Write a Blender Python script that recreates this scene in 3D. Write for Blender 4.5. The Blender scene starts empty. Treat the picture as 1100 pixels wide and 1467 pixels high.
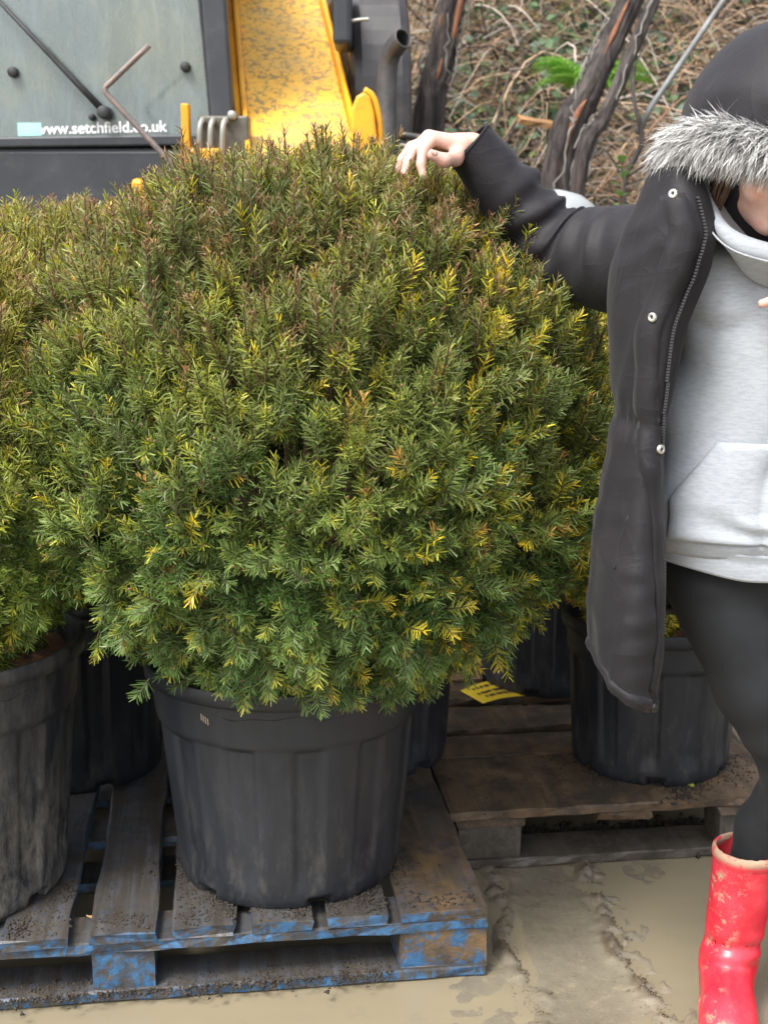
import bpy, math, random
import numpy as np
from mathutils import Vector, Matrix, Quaternion

SC = bpy.context.scene
COL = SC.collection
R = math.radians
rng = np.random.default_rng(11)
random.seed(5)

# ------------------------------------------------------------------ camera
cam_d = bpy.data.cameras.new('camera')
cam = bpy.data.objects.new('camera', cam_d)
COL.objects.link(cam)
cam.location = (0, 0, 1.45)
cam.rotation_euler = (R(90 - 12.2), 0, 0)
cam_d.sensor_fit = 'VERTICAL'
cam_d.sensor_height = 36.0
cam_d.lens = 1900.0 / 1467.0 * 36.0
cam_d.clip_start = 0.05
cam_d.clip_end = 500
cam_d.dof.use_dof = True
cam_d.dof.focus_distance = 2.35
cam_d.dof.aperture_fstop = 5.6
SC.camera = cam

# ------------------------------------------------------------------ sky, sun, exposure
SUN_EL, SUN_AZ = 56.0, 222.0          # soft light from high behind the photographer's left
world = bpy.data.worlds.new('World')
SC.world = world
world.use_nodes = True
wn, wl = world.node_tree.nodes, world.node_tree.links
sky = wn.new('ShaderNodeTexSky')
sky.sky_type = 'NISHITA'
sky.sun_disc = False
sky.sun_elevation = R(SUN_EL)
sky.sun_rotation = R(SUN_AZ)
sky.air_density = 1.0
sky.dust_density = 4.0
sky.ozone_density = 1.0
hs = wn.new('ShaderNodeHueSaturation')            # overcast: a nearly grey sky
hs.inputs['Saturation'].default_value = 0.42
wl.new(sky.outputs['Color'], hs.inputs['Color'])
wl.new(hs.outputs['Color'], wn['Background'].inputs['Color'])
wn['Background'].inputs['Strength'].default_value = 0.15
sun_d = bpy.data.lights.new('sun', 'SUN')
sun_d.energy = 1.5
sun_d.angle = R(20)
sun_d.color = (1.0, 0.975, 0.94)
sun = bpy.data.objects.new('sun', sun_d)
COL.objects.link(sun)
_a = R(SUN_AZ)
_sdir = Vector((math.sin(_a) * math.cos(R(SUN_EL)), math.cos(_a) * math.cos(R(SUN_EL)), math.sin(R(SUN_EL))))
sun.rotation_euler = _sdir.to_track_quat('Z', 'Y').to_euler()
sun.location = (0, 0, 10)
SC.view_settings.view_transform = 'Standard'
SC.view_settings.look = 'None'
SC.view_settings.gamma = 1
SC.view_settings.use_curve_mapping = False
SC.view_settings.exposure = 1.4
SC.render.engine = 'CYCLES'
SC.cycles.max_bounces = 6
SC.cycles.transparent_max_bounces = 12
SC.cycles.use_denoising = True

# ------------------------------------------------------------------ noise
def _hash(i, j, k, s):
    n = (i * 374761393 + j * 668265263 + k * 2147483647 + s * 1274126177) & 0xFFFFFFFF
    n = ((n ^ (n >> 13)) * 1274126177) & 0xFFFFFFFF
    n = (n ^ (n >> 16)) & 0xFFFF
    return n / 32767.5 - 1.0

def vnoise(P, s=0):
    P = np.asarray(P, float)
    I = np.floor(P).astype(np.int64)
    f = P - I
    f = f * f * (3 - 2 * f)
    r = 0
    for a in (0, 1):
        for b in (0, 1):
            for c in (0, 1):
                w = (f[..., 0] if a else 1 - f[..., 0]) * (f[..., 1] if b else 1 - f[..., 1]) * (f[..., 2] if c else 1 - f[..., 2])
                r = r + w * _hash(I[..., 0] + a, I[..., 1] + b, I[..., 2] + c, s)
    return r

def fbm(P, o=3, s=0):
    P = np.asarray(P, float)
    r = 0
    a = 1.0
    for q in range(o):
        r = r + a * vnoise(P * (2.03 ** q), s + q)
        a *= 0.5
    return r

def nrm(v):
    return v / np.maximum(np.linalg.norm(v, axis=-1, keepdims=True), 1e-9)

def sstep(a, b, x):
    t = np.clip((np.asarray(x, float) - a) / (b - a), 0, 1)
    return t * t * (3 - 2 * t)

# ------------------------------------------------------------------ mesh helpers
def mesh_np(name, V, F):
    """V (n,3), F (m,k) arrays of equal polygon size, or list of faces"""
    me = bpy.data.meshes.new(name)
    V = np.asarray(V, np.float32)
    if isinstance(F, np.ndarray) and F.ndim == 2:
        m, k = F.shape
        me.vertices.add(len(V)); me.vertices.foreach_set('co', V.ravel())
        me.loops.add(m * k); me.loops.foreach_set('vertex_index', F.astype(np.int32).ravel())
        me.polygons.add(m)
        me.polygons.foreach_set('loop_start', np.arange(0, m * k, k, dtype=np.int32))
        me.polygons.foreach_set('loop_total', np.full(m, k, np.int32))
        me.update(calc_edges=True)
    else:
        me.from_pydata([tuple(v) for v in V], [], [tuple(int(i) for i in f) for f in F])
        me.update()
    return me

def link(name, me, mat=None, parent=None, smooth=False):
    o = bpy.data.objects.new(name, me)
    COL.objects.link(o)
    if mat is not None and len(me.materials) == 0:
        me.materials.append(mat)
    if smooth:
        me.polygons.foreach_set('use_smooth', np.ones(len(me.polygons), bool))
        me.update()
    if parent is not None:
        o.parent = parent
    return o

def ob(name, VF, mat, parent=None, smooth=False):
    return link(name, mesh_np(name, VF[0], VF[1]), mat, parent, smooth)

def empty(name, loc=(0, 0, 0), rz=0):
    o = bpy.data.objects.new(name, None)
    COL.objects.link(o)
    o.location = loc
    o.rotation_euler = (0, 0, rz)
    o.empty_display_size = 0.1
    return o

def tag(o, label, cat, group=None, kind=None):
    if label: o['label'] = label
    if cat: o['category'] = cat
    if group: o['group'] = group
    if kind: o['kind'] = kind
    return o

def join(*parts):
    V, F, n = [], [], 0
    for v, f in parts:
        V.append(np.asarray(v, float).reshape(-1, 3))
        F += [[int(i) + n for i in q] for q in f]
        n += len(V[-1])
    return np.vstack(V), F

def box(x0, x1, y0, y1, z0, z1):
    V = [(x, y, z) for x in (x0, x1) for y in (y0, y1) for z in (z0, z1)]
    F = [(0, 1, 3, 2), (4, 6, 7, 5), (0, 4, 5, 1), (2, 3, 7, 6), (0, 2, 6, 4), (1, 5, 7, 3)]
    return np.array(V, float), F

def bevel(o, w=0.005, seg=2):
    m = o.modifiers.new('bevel', 'BEVEL')
    m.width = w; m.segments = seg; m.limit_method = 'ANGLE'; m.angle_limit = R(40)
    return o

def loft(rings, close=True, cap=True):
    """rings: (m,n,3)"""
    rings = np.asarray(rings, float)
    m, n = rings.shape[:2]
    V = rings.reshape(-1, 3)
    F = []
    for i in range(m - 1):
        for j in range(n if close else n - 1):
            k = (j + 1) % n
            F.append((i * n + j, i * n + k, (i + 1) * n + k, (i + 1) * n + j))
    if cap and close:
        F.append(tuple(range(n))[::-1]); F.append(tuple((m - 1) * n + j for j in range(n)))
    return V, F

def frames(P):
    P = np.asarray(P, float)
    T = nrm(np.gradient(P, axis=0))
    N = np.zeros_like(P)
    a = np.array([0, 0, 1.0]) if abs(T[0, 2]) < 0.9 else np.array([1.0, 0, 0])
    n = a - T[0] * (a @ T[0]); n /= np.linalg.norm(n)
    for i in range(len(P)):
        n = n - T[i] * (n @ T[i]); n /= max(np.linalg.norm(n), 1e-9)
        N[i] = n
    return T, N, np.cross(T, N)

def tube(P, r, sides=8, cap=True, squash=1.0):
    P = np.asarray(P, float)
    r = np.full(len(P), r) if np.isscalar(r) else np.asarray(r, float)
    T, N, B = frames(P)
    a = np.linspace(0, 2 * math.pi, sides, endpoint=False)
    rings = P[:, None] + r[:, None, None] * (np.cos(a)[None, :, None] * N[:, None] + squash * np.sin(a)[None, :, None] * B[:, None])
    return loft(rings, True, cap)

def spline(P, n):
    """Catmull-Rom through the points (any dimension)"""
    P = np.asarray(P, float)
    Q = np.vstack([2 * P[0] - P[1], P, 2 * P[-1] - P[-2]])
    t = np.linspace(0, len(P) - 1 - 1e-9, n)
    i = t.astype(int); u = (t - i)[:, None]
    a, b, c, d = Q[i], Q[i + 1], Q[i + 2], Q[i + 3]
    return 0.5 * (2 * b + (c - a) * u + (2 * a - 5 * b + 4 * c - d) * u ** 2 + (3 * b - a - 3 * c + d) * u ** 3)

def lathe(prof, n=48):
    a = np.linspace(0, 2 * math.pi, n, endpoint=False)
    rings = [[(r * math.cos(t), r * math.sin(t), z) for t in a] for r, z in prof]
    return loft(rings, True, False)

# ------------------------------------------------------------------ surface nets for implicit shapes
def snet(f, lo, hi, h, B=10, cull=None):
    lo = np.array(lo, float); n = np.ceil((np.array(hi) - lo) / h).astype(int)
    nb = np.ceil(n / B).astype(int)
    g = np.stack(np.meshgrid(*[np.arange(k) for k in nb], indexing='ij'), -1).reshape(-1, 3)
    ctr = lo + (g + 0.5) * B * h
    rad = B * h * 0.87
    act = g[np.abs(f(ctr)) < rad * 1.35 + h]
    off = np.stack(np.meshgrid(*[np.arange(B + 1)] * 3, indexing='ij'), -1).reshape(-1, 3)
    N = nb * B + 4
    keys, verts, quads = [], [], []
    corners = [(a, b, c) for a in (0, 1) for b in (0, 1) for c in (0, 1)]
    edges = [(i, j) for i in range(8) for j in range(i + 1, 8) if bin(i ^ j).count('1') == 1]
    CO = np.array(corners, float)
    step = 1 if cull else 48
    for s in range(0, len(act), step):
        gb = act[s:s + step]
        gi = gb[:, None] * B + off[None]
        pts = lo + gi.reshape(-1, 3) * h
        ff = cull(lo + (gb[0] + 0.5) * B * h, rad + 2 * h) if cull else f
        v = ff(pts).reshape(len(gb), B + 1, B + 1, B + 1)
        cv = np.stack([v[:, a:a + B, b:b + B, c:c + B] for a, b, c in corners], -1)
        neg = cv < 0
        mix = neg.any(-1) & ~neg.all(-1)
        w = np.argwhere(mix)
        if len(w) == 0: continue
        c8 = cv[mix]
        cell = gb[w[:, 0]] * B + w[:, 1:]
        acc = np.zeros((len(w), 3)); cnt = np.zeros(len(w))
        for i, j in edges:
            m = (c8[:, i] < 0) != (c8[:, j] < 0)
            t = np.where(m, c8[:, i] / np.where(m, c8[:, i] - c8[:, j], 1), 0)
            acc += np.where(m[:, None], CO[i] + t[:, None] * (CO[j] - CO[i]), 0); cnt += m
        verts.append(lo + (cell + acc / cnt[:, None]) * h)
        cell = cell + 2
        keys.append((cell[:, 0] * N[1] + cell[:, 1]) * N[2] + cell[:, 2])
        st = (N[1] * N[2], N[2], 1)
        for ax, other, (b, c) in ((0, 4, (1, 2)), (1, 2, (2, 0)), (2, 1, (0, 1))):
            i0 = c8[:, 0] < 0; i1 = c8[:, other] < 0
            m = i0 != i1
            k = keys[-1][m]
            q = np.stack([k, k - st[b], k - st[b] - st[c], k - st[c]], -1)
            fl = ~i0[m]
            q[fl] = q[fl][:, ::-1]
            quads.append(q)
    keys = np.concatenate(keys); verts = np.concatenate(verts); quads = np.concatenate(quads)
    o = np.argsort(keys); ks = keys[o]; verts = verts[o]
    ix = np.searchsorted(ks, quads); ix = np.minimum(ix, len(ks) - 1)
    good = (ks[ix] == quads).all(1)
    return verts, ix[good]

def cap_sdf(P, a, b, ra, rb):
    a = np.asarray(a, float); b = np.asarray(b, float)
    ab = b - a
    t = np.clip(((P - a) @ ab) / (ab @ ab), 0, 1)
    return np.linalg.norm(P - a - t[:, None] * ab, axis=1) - (ra + t * (rb - ra))

def ell_sdf(P, c, r, M=None):
    q = P - np.asarray(c, float)
    if M is not None: q = q @ M
    r = np.asarray(r, float)
    k0 = np.linalg.norm(q / r, axis=1); k1 = np.linalg.norm(q / (r * r), axis=1)
    return k0 * (k0 - 1) / np.maximum(k1, 1e-6)

def smin(a, b, k):
    h = np.clip(0.5 + 0.5 * (b - a) / k, 0, 1)
    return b + (a - b) * h - k * h * (1 - h)

def smax(a, b, k):
    return -smin(-a, -b, k)

# ------------------------------------------------------------------ materials
def hexmix(nt, a, b, fac):
    m = nt.nodes.new('ShaderNodeMix'); m.data_type = 'RGBA'
    for s, v in ((m.inputs[6], a), (m.inputs[7], b)):
        if isinstance(v, (tuple, list)): s.default_value = (*v[:3], 1)
        else: nt.links.new(v, s)
    if isinstance(fac, (int, float)): m.inputs[0].default_value = fac
    else: nt.links.new(fac, m.inputs[0])
    return m.outputs[2]

class NM:
    """small node-material builder"""
    def __init__(s, name):
        s.m = bpy.data.materials.new(name); s.m.use_nodes = True
        s.nt = s.m.node_tree; s.n = s.nt.nodes; s.l = s.nt.links
        s.b = s.n['Principled BSDF']; s.out = s.n['Material Output']
        s.tc = s.n.new('ShaderNodeTexCoord')
    def coord(s, scale=(1, 1, 1), kind='Object', rnd=False):
        mp = s.n.new('ShaderNodeMapping'); mp.inputs['Scale'].default_value = scale
        s.l.new(s.tc.outputs[kind], mp.inputs['Vector'])
        if rnd:
            oi = s.n.new('ShaderNodeObjectInfo')
            mu = s.n.new('ShaderNodeMath'); mu.operation = 'MULTIPLY'; mu.inputs[1].default_value = 37.0
            s.l.new(oi.outputs['Random'], mu.inputs[0]); s.l.new(mu.outputs[0], mp.inputs['Location'])
        return mp.outputs[0]
    def noise(s, scale, detail=4, rough=0.6, vec=None, dist=0.0):
        t = s.n.new('ShaderNodeTexNoise')
        t.inputs['Scale'].default_value = scale; t.inputs['Detail'].default_value = detail
        t.inputs['Roughness'].default_value = rough; t.inputs['Distortion'].default_value = dist
        s.l.new(vec if vec is not None else s.coord(), t.inputs['Vector'])
        return t.outputs['Fac']
    def ramp(s, fac, stops):
        r = s.n.new('ShaderNodeValToRGB')
        while len(r.color_ramp.elements) < len(stops): r.color_ramp.elements.new(0.5)
        for e, (p, c) in zip(r.color_ramp.elements, stops):
            e.position = p
            e.color = (c, c, c, 1) if isinstance(c, (int, float)) else (*c, 1)
        s.l.new(fac, r.inputs[0])
        return r.outputs[0]
    def math(s, op, a, b=0.0):
        m = s.n.new('ShaderNodeMath'); m.operation = op
        for i, v in enumerate((a, b)):
            if isinstance(v, (int, float)): m.inputs[i].default_value = v
            else: s.l.new(v, m.inputs[i])
        return m.outputs[0]
    def mix(s, a, b, fac): return hexmix(s.nt, a, b, fac)
    def set(s, **k):
        for n, v in k.items():
            i = s.b.inputs[n.replace('_', ' ')]
            if isinstance(v, (int, float)): i.default_value = v
            elif isinstance(v, (tuple, list)): i.default_value = (*v[:3], 1) if len(i.default_value) == 4 else v[:3]
            else: s.l.new(v, i)
        return s
    def bump(s, h, strength=0.3, dist=0.01):
        b = s.n.new('ShaderNodeBump'); b.inputs['Strength'].default_value = strength; b.inputs['Distance'].default_value = dist
        s.l.new(h, b.inputs['Height']); s.l.new(b.outputs[0], s.b.inputs['Normal'])
        return s
    def attr(s, name, out='Color'):
        a = s.n.new('ShaderNodeAttribute'); a.attribute_name = name
        return a.outputs[out]
    def geo(s, out): 
        g = s.n.new('ShaderNodeNewGeometry'); return g.outputs[out]
    def nz(s):
        x = s.n.new('ShaderNodeSeparateXYZ'); s.l.new(s.geo('Normal'), x.inputs[0]); return x.outputs[2]

def simple(name, c1, c2=None, scale=8, rough=0.6, bump=0.0, bscale=40, metal=0.0, spec=0.5):
    m = NM(name)
    if c2: m.set(Base_Color=m.mix(c1, c2, m.ramp(m.noise(scale), [(0.35, 0), (0.65, 1)])))
    else: m.set(Base_Color=c1)
    m.set(Roughness=rough, Metallic=metal, Specular_IOR_Level=spec)
    if bump: m.bump(m.noise(bscale, 5), bump, 0.005)
    return m.m

# ================================================================== THE SETTING
# ---- ground: one big sheet, finely divided where the mud tracks lie
def seg_dist(x, y, path):
    d = np.full(x.shape, 9.0)
    for (a, b), (c, e) in zip(path[:-1], path[1:]):
        ux, uy = c - a, e - b
        t = np.clip(((x - a) * ux + (y - b) * uy) / (ux * ux + uy * uy), 0, 1)
        d = np.minimum(d, np.hypot(x - a - t * ux, y - b - t * uy))
    return d
RIDGE1 = [(0.235, 2.85), (0.245, 2.757), (0.255, 2.637), (0.257, 2.494), (0.269, 2.363), (0.281, 2.291), (0.296, 2.207), (0.33, 2.0), (0.36, 1.7)]
RIDGE2 = [(0.45, 2.85), (0.454, 2.78), (0.468, 2.637), (0.474, 2.521), (0.493, 2.388), (0.513, 2.279), (0.538, 2.207), (0.58, 2.05), (0.66, 1.7)]
gx = np.concatenate([[-120, -40, -15, -6, -3], np.arange(-1.6, 0.1, 0.05), np.arange(0.1, 0.95, 0.006), np.arange(0.95, 1.8, 0.05), [3, 6, 15, 40, 120]])
gy = np.concatenate([[-120, -40, -15, -6, -2, 0, 1], np.arange(1.5, 2.05, 0.05), np.arange(2.05, 2.9, 0.006), np.arange(2.9, 4.6, 0.06), [6, 10, 20, 50, 150]])
GX, GY = np.meshgrid(gx, gy, indexing='ij')
P3 = np.stack([GX, GY, GX * 0], -1)
wob = fbm(P3 * 11, 4, 5) * 0.020
lump = 0.62 + 0.60 * fbm(P3 * 24, 4, 7)
d1 = seg_dist(GX + wob, GY, RIDGE1); d2 = seg_dist(GX + wob, GY, RIDGE2)
rid = 0.018 * np.exp(-(d1 / 0.019) ** 2) * np.maximum(lump * (0.75 + 0.5 * vnoise(P3 * 9, 12)), 0) + 0.017 * np.exp(-((d2) / 0.018) ** 2) * np.maximum(lump, 0)
rid += 0.010 * sstep(0.06, 0.0, np.abs(seg_dist(GX + wob - 0.028, GY, RIDGE2))) * np.maximum(lump, 0) * sstep(0.35, 0.75, vnoise(P3 * 60, 3) + 0.5)
# the strip of slab between the tracks stands just clear of the water
slab = 0.0065 * sstep(0.0, 0.03, GX - (0.262 + (2.757 - GY) * 0.06)) * sstep(0.0, 0.03, (0.50 + (2.4 - GY) * 0.16) - GX) * sstep(2.0, 2.3, GY)
Z = -0.006 + 0.0028 * fbm(P3 * 5, 3, 1) + slab + rid + 0.0008 * fbm(P3 * 45, 2, 9)
Z = np.where((GX < -3) | (GX > 3) | (GY > 5) | (GY < 0), -0.006, Z)
ng = len(gy)
ii, jj = np.meshgrid(np.arange(len(gx) - 1), np.arange(ng - 1), indexing='ij')
a = (ii * ng + jj).ravel()
GF = np.stack([a, a + ng, a + ng + 1, a + 1], -1)

m = NM('wet_slab_mud')
big = m.noise(3.2, 5, 0.6)
fine = m.noise(26, 6, 0.7)
px = m.n.new('ShaderNodeSeparateXYZ'); m.l.new(m.geo('Position'), px.inputs[0])
c = m.mix((0.205, 0.180, 0.130), (0.145, 0.124, 0.088), m.ramp(big, [(0.35, 0), (0.65, 1)]))
c = m.mix(c, (0.30, 0.25, 0.16), m.ramp(fine, [(0.55, 0), (0.75, 0.8)]))
c = m.mix(c, (0.095, 0.073, 0.047), m.ramp(px.outputs[2], [(0.0035, 0), (0.011, 0.85)]))
c = m.mix(c, (0.07, 0.055, 0.035), m.ramp(m.noise(9, 6, 0.75), [(0.62, 0), (0.74, 0.6)]))
m.set(Base_Color=c, Roughness=m.ramp(m.noise(18, 4), [(0.3, 0.16), (0.7, 0.55)])).bump(m.noise(120, 6, 0.7), 0.35, 0.004)
MAT_GROUND = m.m
g = link('ground', mesh_np('ground', np.stack([GX, GY, Z], -1).reshape(-1, 3), GF), MAT_GROUND, None, True)
g['kind'] = 'structure'

# ---- muddy puddle lying over the low parts of the ground
m = NM('muddy_water')
big = m.noise(2.3, 4, 0.55, m.coord((1, 2.2, 1)))
c = m.mix((0.240, 0.202, 0.130), (0.200, 0.174, 0.118), m.ramp(big, [(0.3, 0), (0.7, 1)]))
c = m.mix(c, (0.165, 0.155, 0.105), m.ramp(m.noise(7, 6, 0.8), [(0.58, 0), (0.78, 0.75)]))
m.set(Base_Color=c, Roughness=0.07, IOR=1.33).bump(m.noise(14, 2), 0.04, 0.003)
wx = np.linspace(-6, 6, 40); wy = np.linspace(-4, 5.0, 30)
WX, WY = np.meshgrid(wx, wy, indexing='ij')
ii, jj = np.meshgrid(np.arange(39), np.arange(29), indexing='ij'); a = (ii * 30 + jj).ravel()
o = link('puddle', mesh_np('puddle', np.stack([WX, WY, WX * 0 - 0.0035], -1).reshape(-1, 3), np.stack([a, a + 30, a + 31, a + 1], -1)), m.m)
o['kind'] = 'structure'

# ---- bank behind, rising beyond the frame, pushed back behind the machine
def bank_z(x, y):
    y0 = 4.1 + 4.2 * sstep(0.45, -0.6, x)
    s = np.maximum(y - y0, 0)
    z = 0.86 * s - 0.02 * s * s
    p = np.stack([x, y, x * 0], -1)
    return z + (0.16 * fbm(p * 1.3, 3, 21) + 0.05 * fbm(p * 6, 2, 22)) * sstep(0, 1.2, s) - 0.25 * (s <= 0)
bx = np.linspace(-14, 16, 200); by = np.linspace(4.0, 22, 140)
BX, BY = np.meshgrid(bx, by, indexing='ij')
BZ = bank_z(BX, BY)
ii, jj = np.meshgrid(np.arange(199), np.arange(139), indexing='ij'); a = (ii * 140 + jj).ravel()
m = NM('bank_earth')
c = m.mix((0.022, 0.017, 0.012), (0.075, 0.055, 0.035), m.ramp(m.noise(5, 6, 0.7), [(0.35, 0), (0.65, 1)]))
c = m.mix(c, (0.20, 0.15, 0.085), m.ramp(m.noise(22, 5, 0.7), [(0.52, 0), (0.7, 0.8)]))
c = m.mix(c, (0.06, 0.075, 0.025), m.ramp(m.noise(2.2, 3), [(0.55, 0), (0.7, 0.6)]))
m.set(Base_Color=c, Roughness=0.9).bump(m.noise(30, 6, 0.7), 0.9, 0.04)
o = link('bank', mesh_np('bank', np.stack([BX, BY, BZ], -1).reshape(-1, 3), np.stack([a, a + 140, a + 141, a + 1], -1)), m.m, None, True)
o['kind'] = 'structure'

# ================================================================== PALLETS
def wood_mat(name, dark, lite, paint=None, pamt=0.5, warm=None):
    m = NM(name)
    v = m.coord((1, 1, 1), 'Object', True)
    mp = m.n.new('ShaderNodeMapping'); mp.inputs['Scale'].default_value = (38, 2.2, 38); m.l.new(v, mp.inputs[0])
    grain = m.noise(1.0, 6, 0.65, mp.outputs[0], 0.6)
    mud = m.noise(7, 6, 0.7, v)
    c = m.mix(dark, lite, m.ramp(grain, [(0.3, 0), (0.7, 1)]))
    if warm: c = m.mix(c, warm, m.ramp(m.noise(5, 4, 0.6, v), [(0.52, 0), (0.66, 0.75)]))
    c = m.mix(c, (0.035, 0.028, 0.02), m.ramp(mud, [(0.47, 0), (0.60, 0.9)]))
    if paint:
        side = m.ramp(m.math('ABSOLUTE', m.nz()), [(0.35, 1), (0.8, 0.16)])
        flake = m.math('MULTIPLY', m.ramp(m.noise(22, 8, 0.8, v, 0.6), [(0.60 - 0.17 * pamt, 0), (0.66 - 0.17 * pamt, 1)]), m.ramp(grain, [(0.40, 0.15), (0.52, 1)]))
        f = m.math('MULTIPLY', side, flake)
        pc = m.mix((0.022, 0.060, 0.120), (0.035, 0.120, 0.240), m.ramp(grain, [(0.42, 0), (0.62, 1)]))
        c = m.mix(c, pc, f)
    m.set(Base_Color=c, Roughness=m.ramp(mud, [(0.35, 0.32), (0.65, 0.75)])).bump(m.math('ADD', grain, m.math('MULTIPLY', mud, 0.6)), 0.6, 0.006)
    return m.m
MAT_BLUEWOOD = wood_mat('mud_stained_blue_pallet_wood', (0.040, 0.035, 0.030), (0.095, 0.082, 0.066), True, 0.95)
MAT_BLUEEDGE = wood_mat('worn_blue_and_bare_wood', (0.055, 0.045, 0.034), (0.15, 0.10, 0.055), True, 0.75, (0.22, 0.13, 0.05))
MAT_BROWNWOOD = wood_mat('wet_brown_pallet_wood', (0.062, 0.040, 0.023), (0.165, 0.108, 0.060), None, 0, (0.19, 0.115, 0.055))
MAT_GREYWOOD = wood_mat('grey_pallet_block_wood', (0.05, 0.043, 0.035), (0.12, 0.105, 0.085))

def plank(L, W, T, seed, rough=0.0025, seg=12):
    """board along local y from 0..L, x 0..W, z 0..T with worn, uneven edges"""
    r = np.random.default_rng(seed)
    c = 0.0028
    sec = np.array([(c, 0), (W - c, 0), (W, c), (W, T - c), (W - c, T), (W * 0.5, T), (c, T), (0, T - c), (0, c)], float)
    ys = np.linspace(0, L, seg)
    rings = []
    for y in ys:
        s = sec + r.normal(0, rough, sec.shape) * (1, 0.45)
        e = r.normal(0, rough * 1.2, len(sec)) if y in (0, L) else np.zeros(len(sec))
        rings.append(np.column_stack([s[:, 0], y + e, s[:, 1]]))
    return loft(rings)

def rot90(VF):      # board along y -> along x
    v = VF[0].copy(); v[:, [0, 1]] = v[:, [1, 0]]
    return v, [f[::-1] for f in VF[1]]

def put(name, VF, mat, parent, loc, rz=0.0, tilt=0.0):
    o = ob(name, VF, mat, parent)
    o.location = loc; o.rotation_euler = (0, tilt, rz)
    return o

fp = empty('pallet', (0.205, 2.372, 0.0), R(7.5))
tag(fp, 'muddy pallet with flaking blue paint carrying the big yew ball', 'pallet')
DX = [(-0.172, 0.0), (-0.315, -0.196), (-0.462, -0.342), (-0.610, -0.492), (-0.765, -0.642), (-0.930, -0.806), (-1.090, -0.968), (-1.250, -1.130)]
for i, (x0, x1) in enumerate(DX):
    L = 1.0 + random.uniform(-0.006, 0.006)
    put('deck_board', plank(L, x1 - x0, 0.022, 40 + i), MAT_BLUEEDGE if i == 0 else MAT_BLUEWOOD, fp, (x0, random.uniform(-0.004, 0.004), 0.122), R(random.uniform(-0.4, 0.4)))
NAIL = lathe([(0.0, 0.0012), (0.0030, 0.0010), (0.0034, 0.0)], 10)
MAT_NAILHEAD = simple('rusty_nail_head', (0.05, 0.03, 0.02), (0.09, 0.05, 0.03), 60, 0.6, metal=0.4)
nail_me = mesh_np('nail', *NAIL); nail_me.materials.append(MAT_NAILHEAD)
for x0, x1 in DX:
    for y in (0.05, 0.49, 0.94):
        for t in (0.28, 0.74):
            o = link('nail', nail_me, None, fp); o.location = (x0 + (x1 - x0) * t + random.uniform(-0.006, 0.006), y + random.uniform(-0.015, 0.015), 0.1441)
for i, y in enumerate((0.004, 0.44, 0.885)):
    put('stringer_board', rot90(plank(1.245, 0.11, 0.0225, 60 + i, seg=20)), MAT_BLUEWOOD, fp, (-1.247, y, 0.0995))
    for j, (x0, x1) in enumerate(((-0.176, -0.003), (-0.765, -0.648), (-1.247, -1.10))):
        put('block', plank(0.10, x1 - x0, 0.080, 70 + i * 3 + j, 0.002, 5), MAT_BLUEEDGE if j == 0 else MAT_BLUEWOOD, fp, (x0, y + 0.006, 0.0205))
    put('base_board', rot90(plank(1.243, 0.115, 0.0215, 90 + i, 0.002, 24)), MAT_BLUEWOOD, fp, (-1.246, y - 0.002, -0.0005))

bp = empty('pallet', (0.155, 2.80, 0.0), R(7.0))
tag(bp, 'wet brown unpainted pallet standing behind the red boot', 'pallet')
for i, (y0, w) in enumerate(((0.0, 0.315), (0.322, 0.14), (0.505, 0.15), (0.73, 0.14), (0.90, 0.12), (1.05, 0.12))):
    put('deck_board', rot90(plank(0.82, w, 0.021, 110 + i, 0.002, 20)), MAT_BROWNWOOD, bp, (random.uniform(-0.006, 0.004), y0, 0.1225), R(random.uniform(-0.5, 0.5)))
for i, x in enumerate((0.012, 0.340, 0.635)):
    put('stringer_board', plank(1.16, 0.13 + 0.03 * (i != 1), 0.0225, 130 + i), MAT_BROWNWOOD, bp, (x, 0.008, 0.1005))
    for j, y in enumerate((0.012, 0.53, 1.06)):
        if i == 1 and j == 0: continue
        put('block', plank(0.10, 0.15, 0.081, 140 + i * 3 + j, 0.002, 5), MAT_GREYWOOD, bp, (x + 0.003, y, 0.0205))
for i, y in enumerate((0.005, 0.52, 1.055)):
    put('base_board', rot90(plank(0.80, 0.12, 0.022, 160 + i, 0.0018, 20)), MAT_GREYWOOD, bp, (0.003, y, -0.001))

# ---- loose soil and needles spilt on the boards
def crumbs(n, seed, sampler, s0, s1):
    r = np.random.default_rng(seed)
    base = np.array([(1, 0, 0), (-0.5, 0.87, 0), (-0.5, -0.87, 0), (0.1, 0, 1.0)], float)
    F4 = np.array([(0, 2, 1), (0, 1, 3), (1, 2, 3), (2, 0, 3)])
    C = sampler(r, n)
    S = r.uniform(s0, s1, (n, 1, 1)) * r.uniform(0.5, 1.3, (n, 1, 3))
    ang = r.uniform(0, 6.28, n); ca, sa = np.cos(ang), np.sin(ang)
    V = base[None] * r.uniform(0.6, 1.4, (n, 4, 1)) * S
    X = V[..., 0] * ca[:, None] - V[..., 1] * sa[:, None]; Y = V[..., 0] * sa[:, None] + V[..., 1] * ca[:, None]
    V = np.stack([X, Y, V[..., 2] * 0.9 - S[:, :, 2] * 0.15], -1) + C[:, None]
    F = (F4[None] + (np.arange(n) * 4)[:, None, None]).reshape(-1, 3)
    return V.reshape(-1, 3), F
def ring_sampler(cx, cy, z, r0, r1, front=True):
    def f(r, n):
        a = r.uniform(math.pi, 2 * math.pi, n) if front else r.uniform(0, 6.28, n)
        d = r0 + np.abs(r.normal(0, (r1 - r0) * 0.5, n))
        return np.column_stack([cx + d * np.cos(a), cy + d * np.sin(a), np.full(n, z)])
    return f
MAT_SOIL = simple('dark_wet_soil', (0.022, 0.017, 0.012), (0.050, 0.039, 0.028), 60, 0.85)
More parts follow.
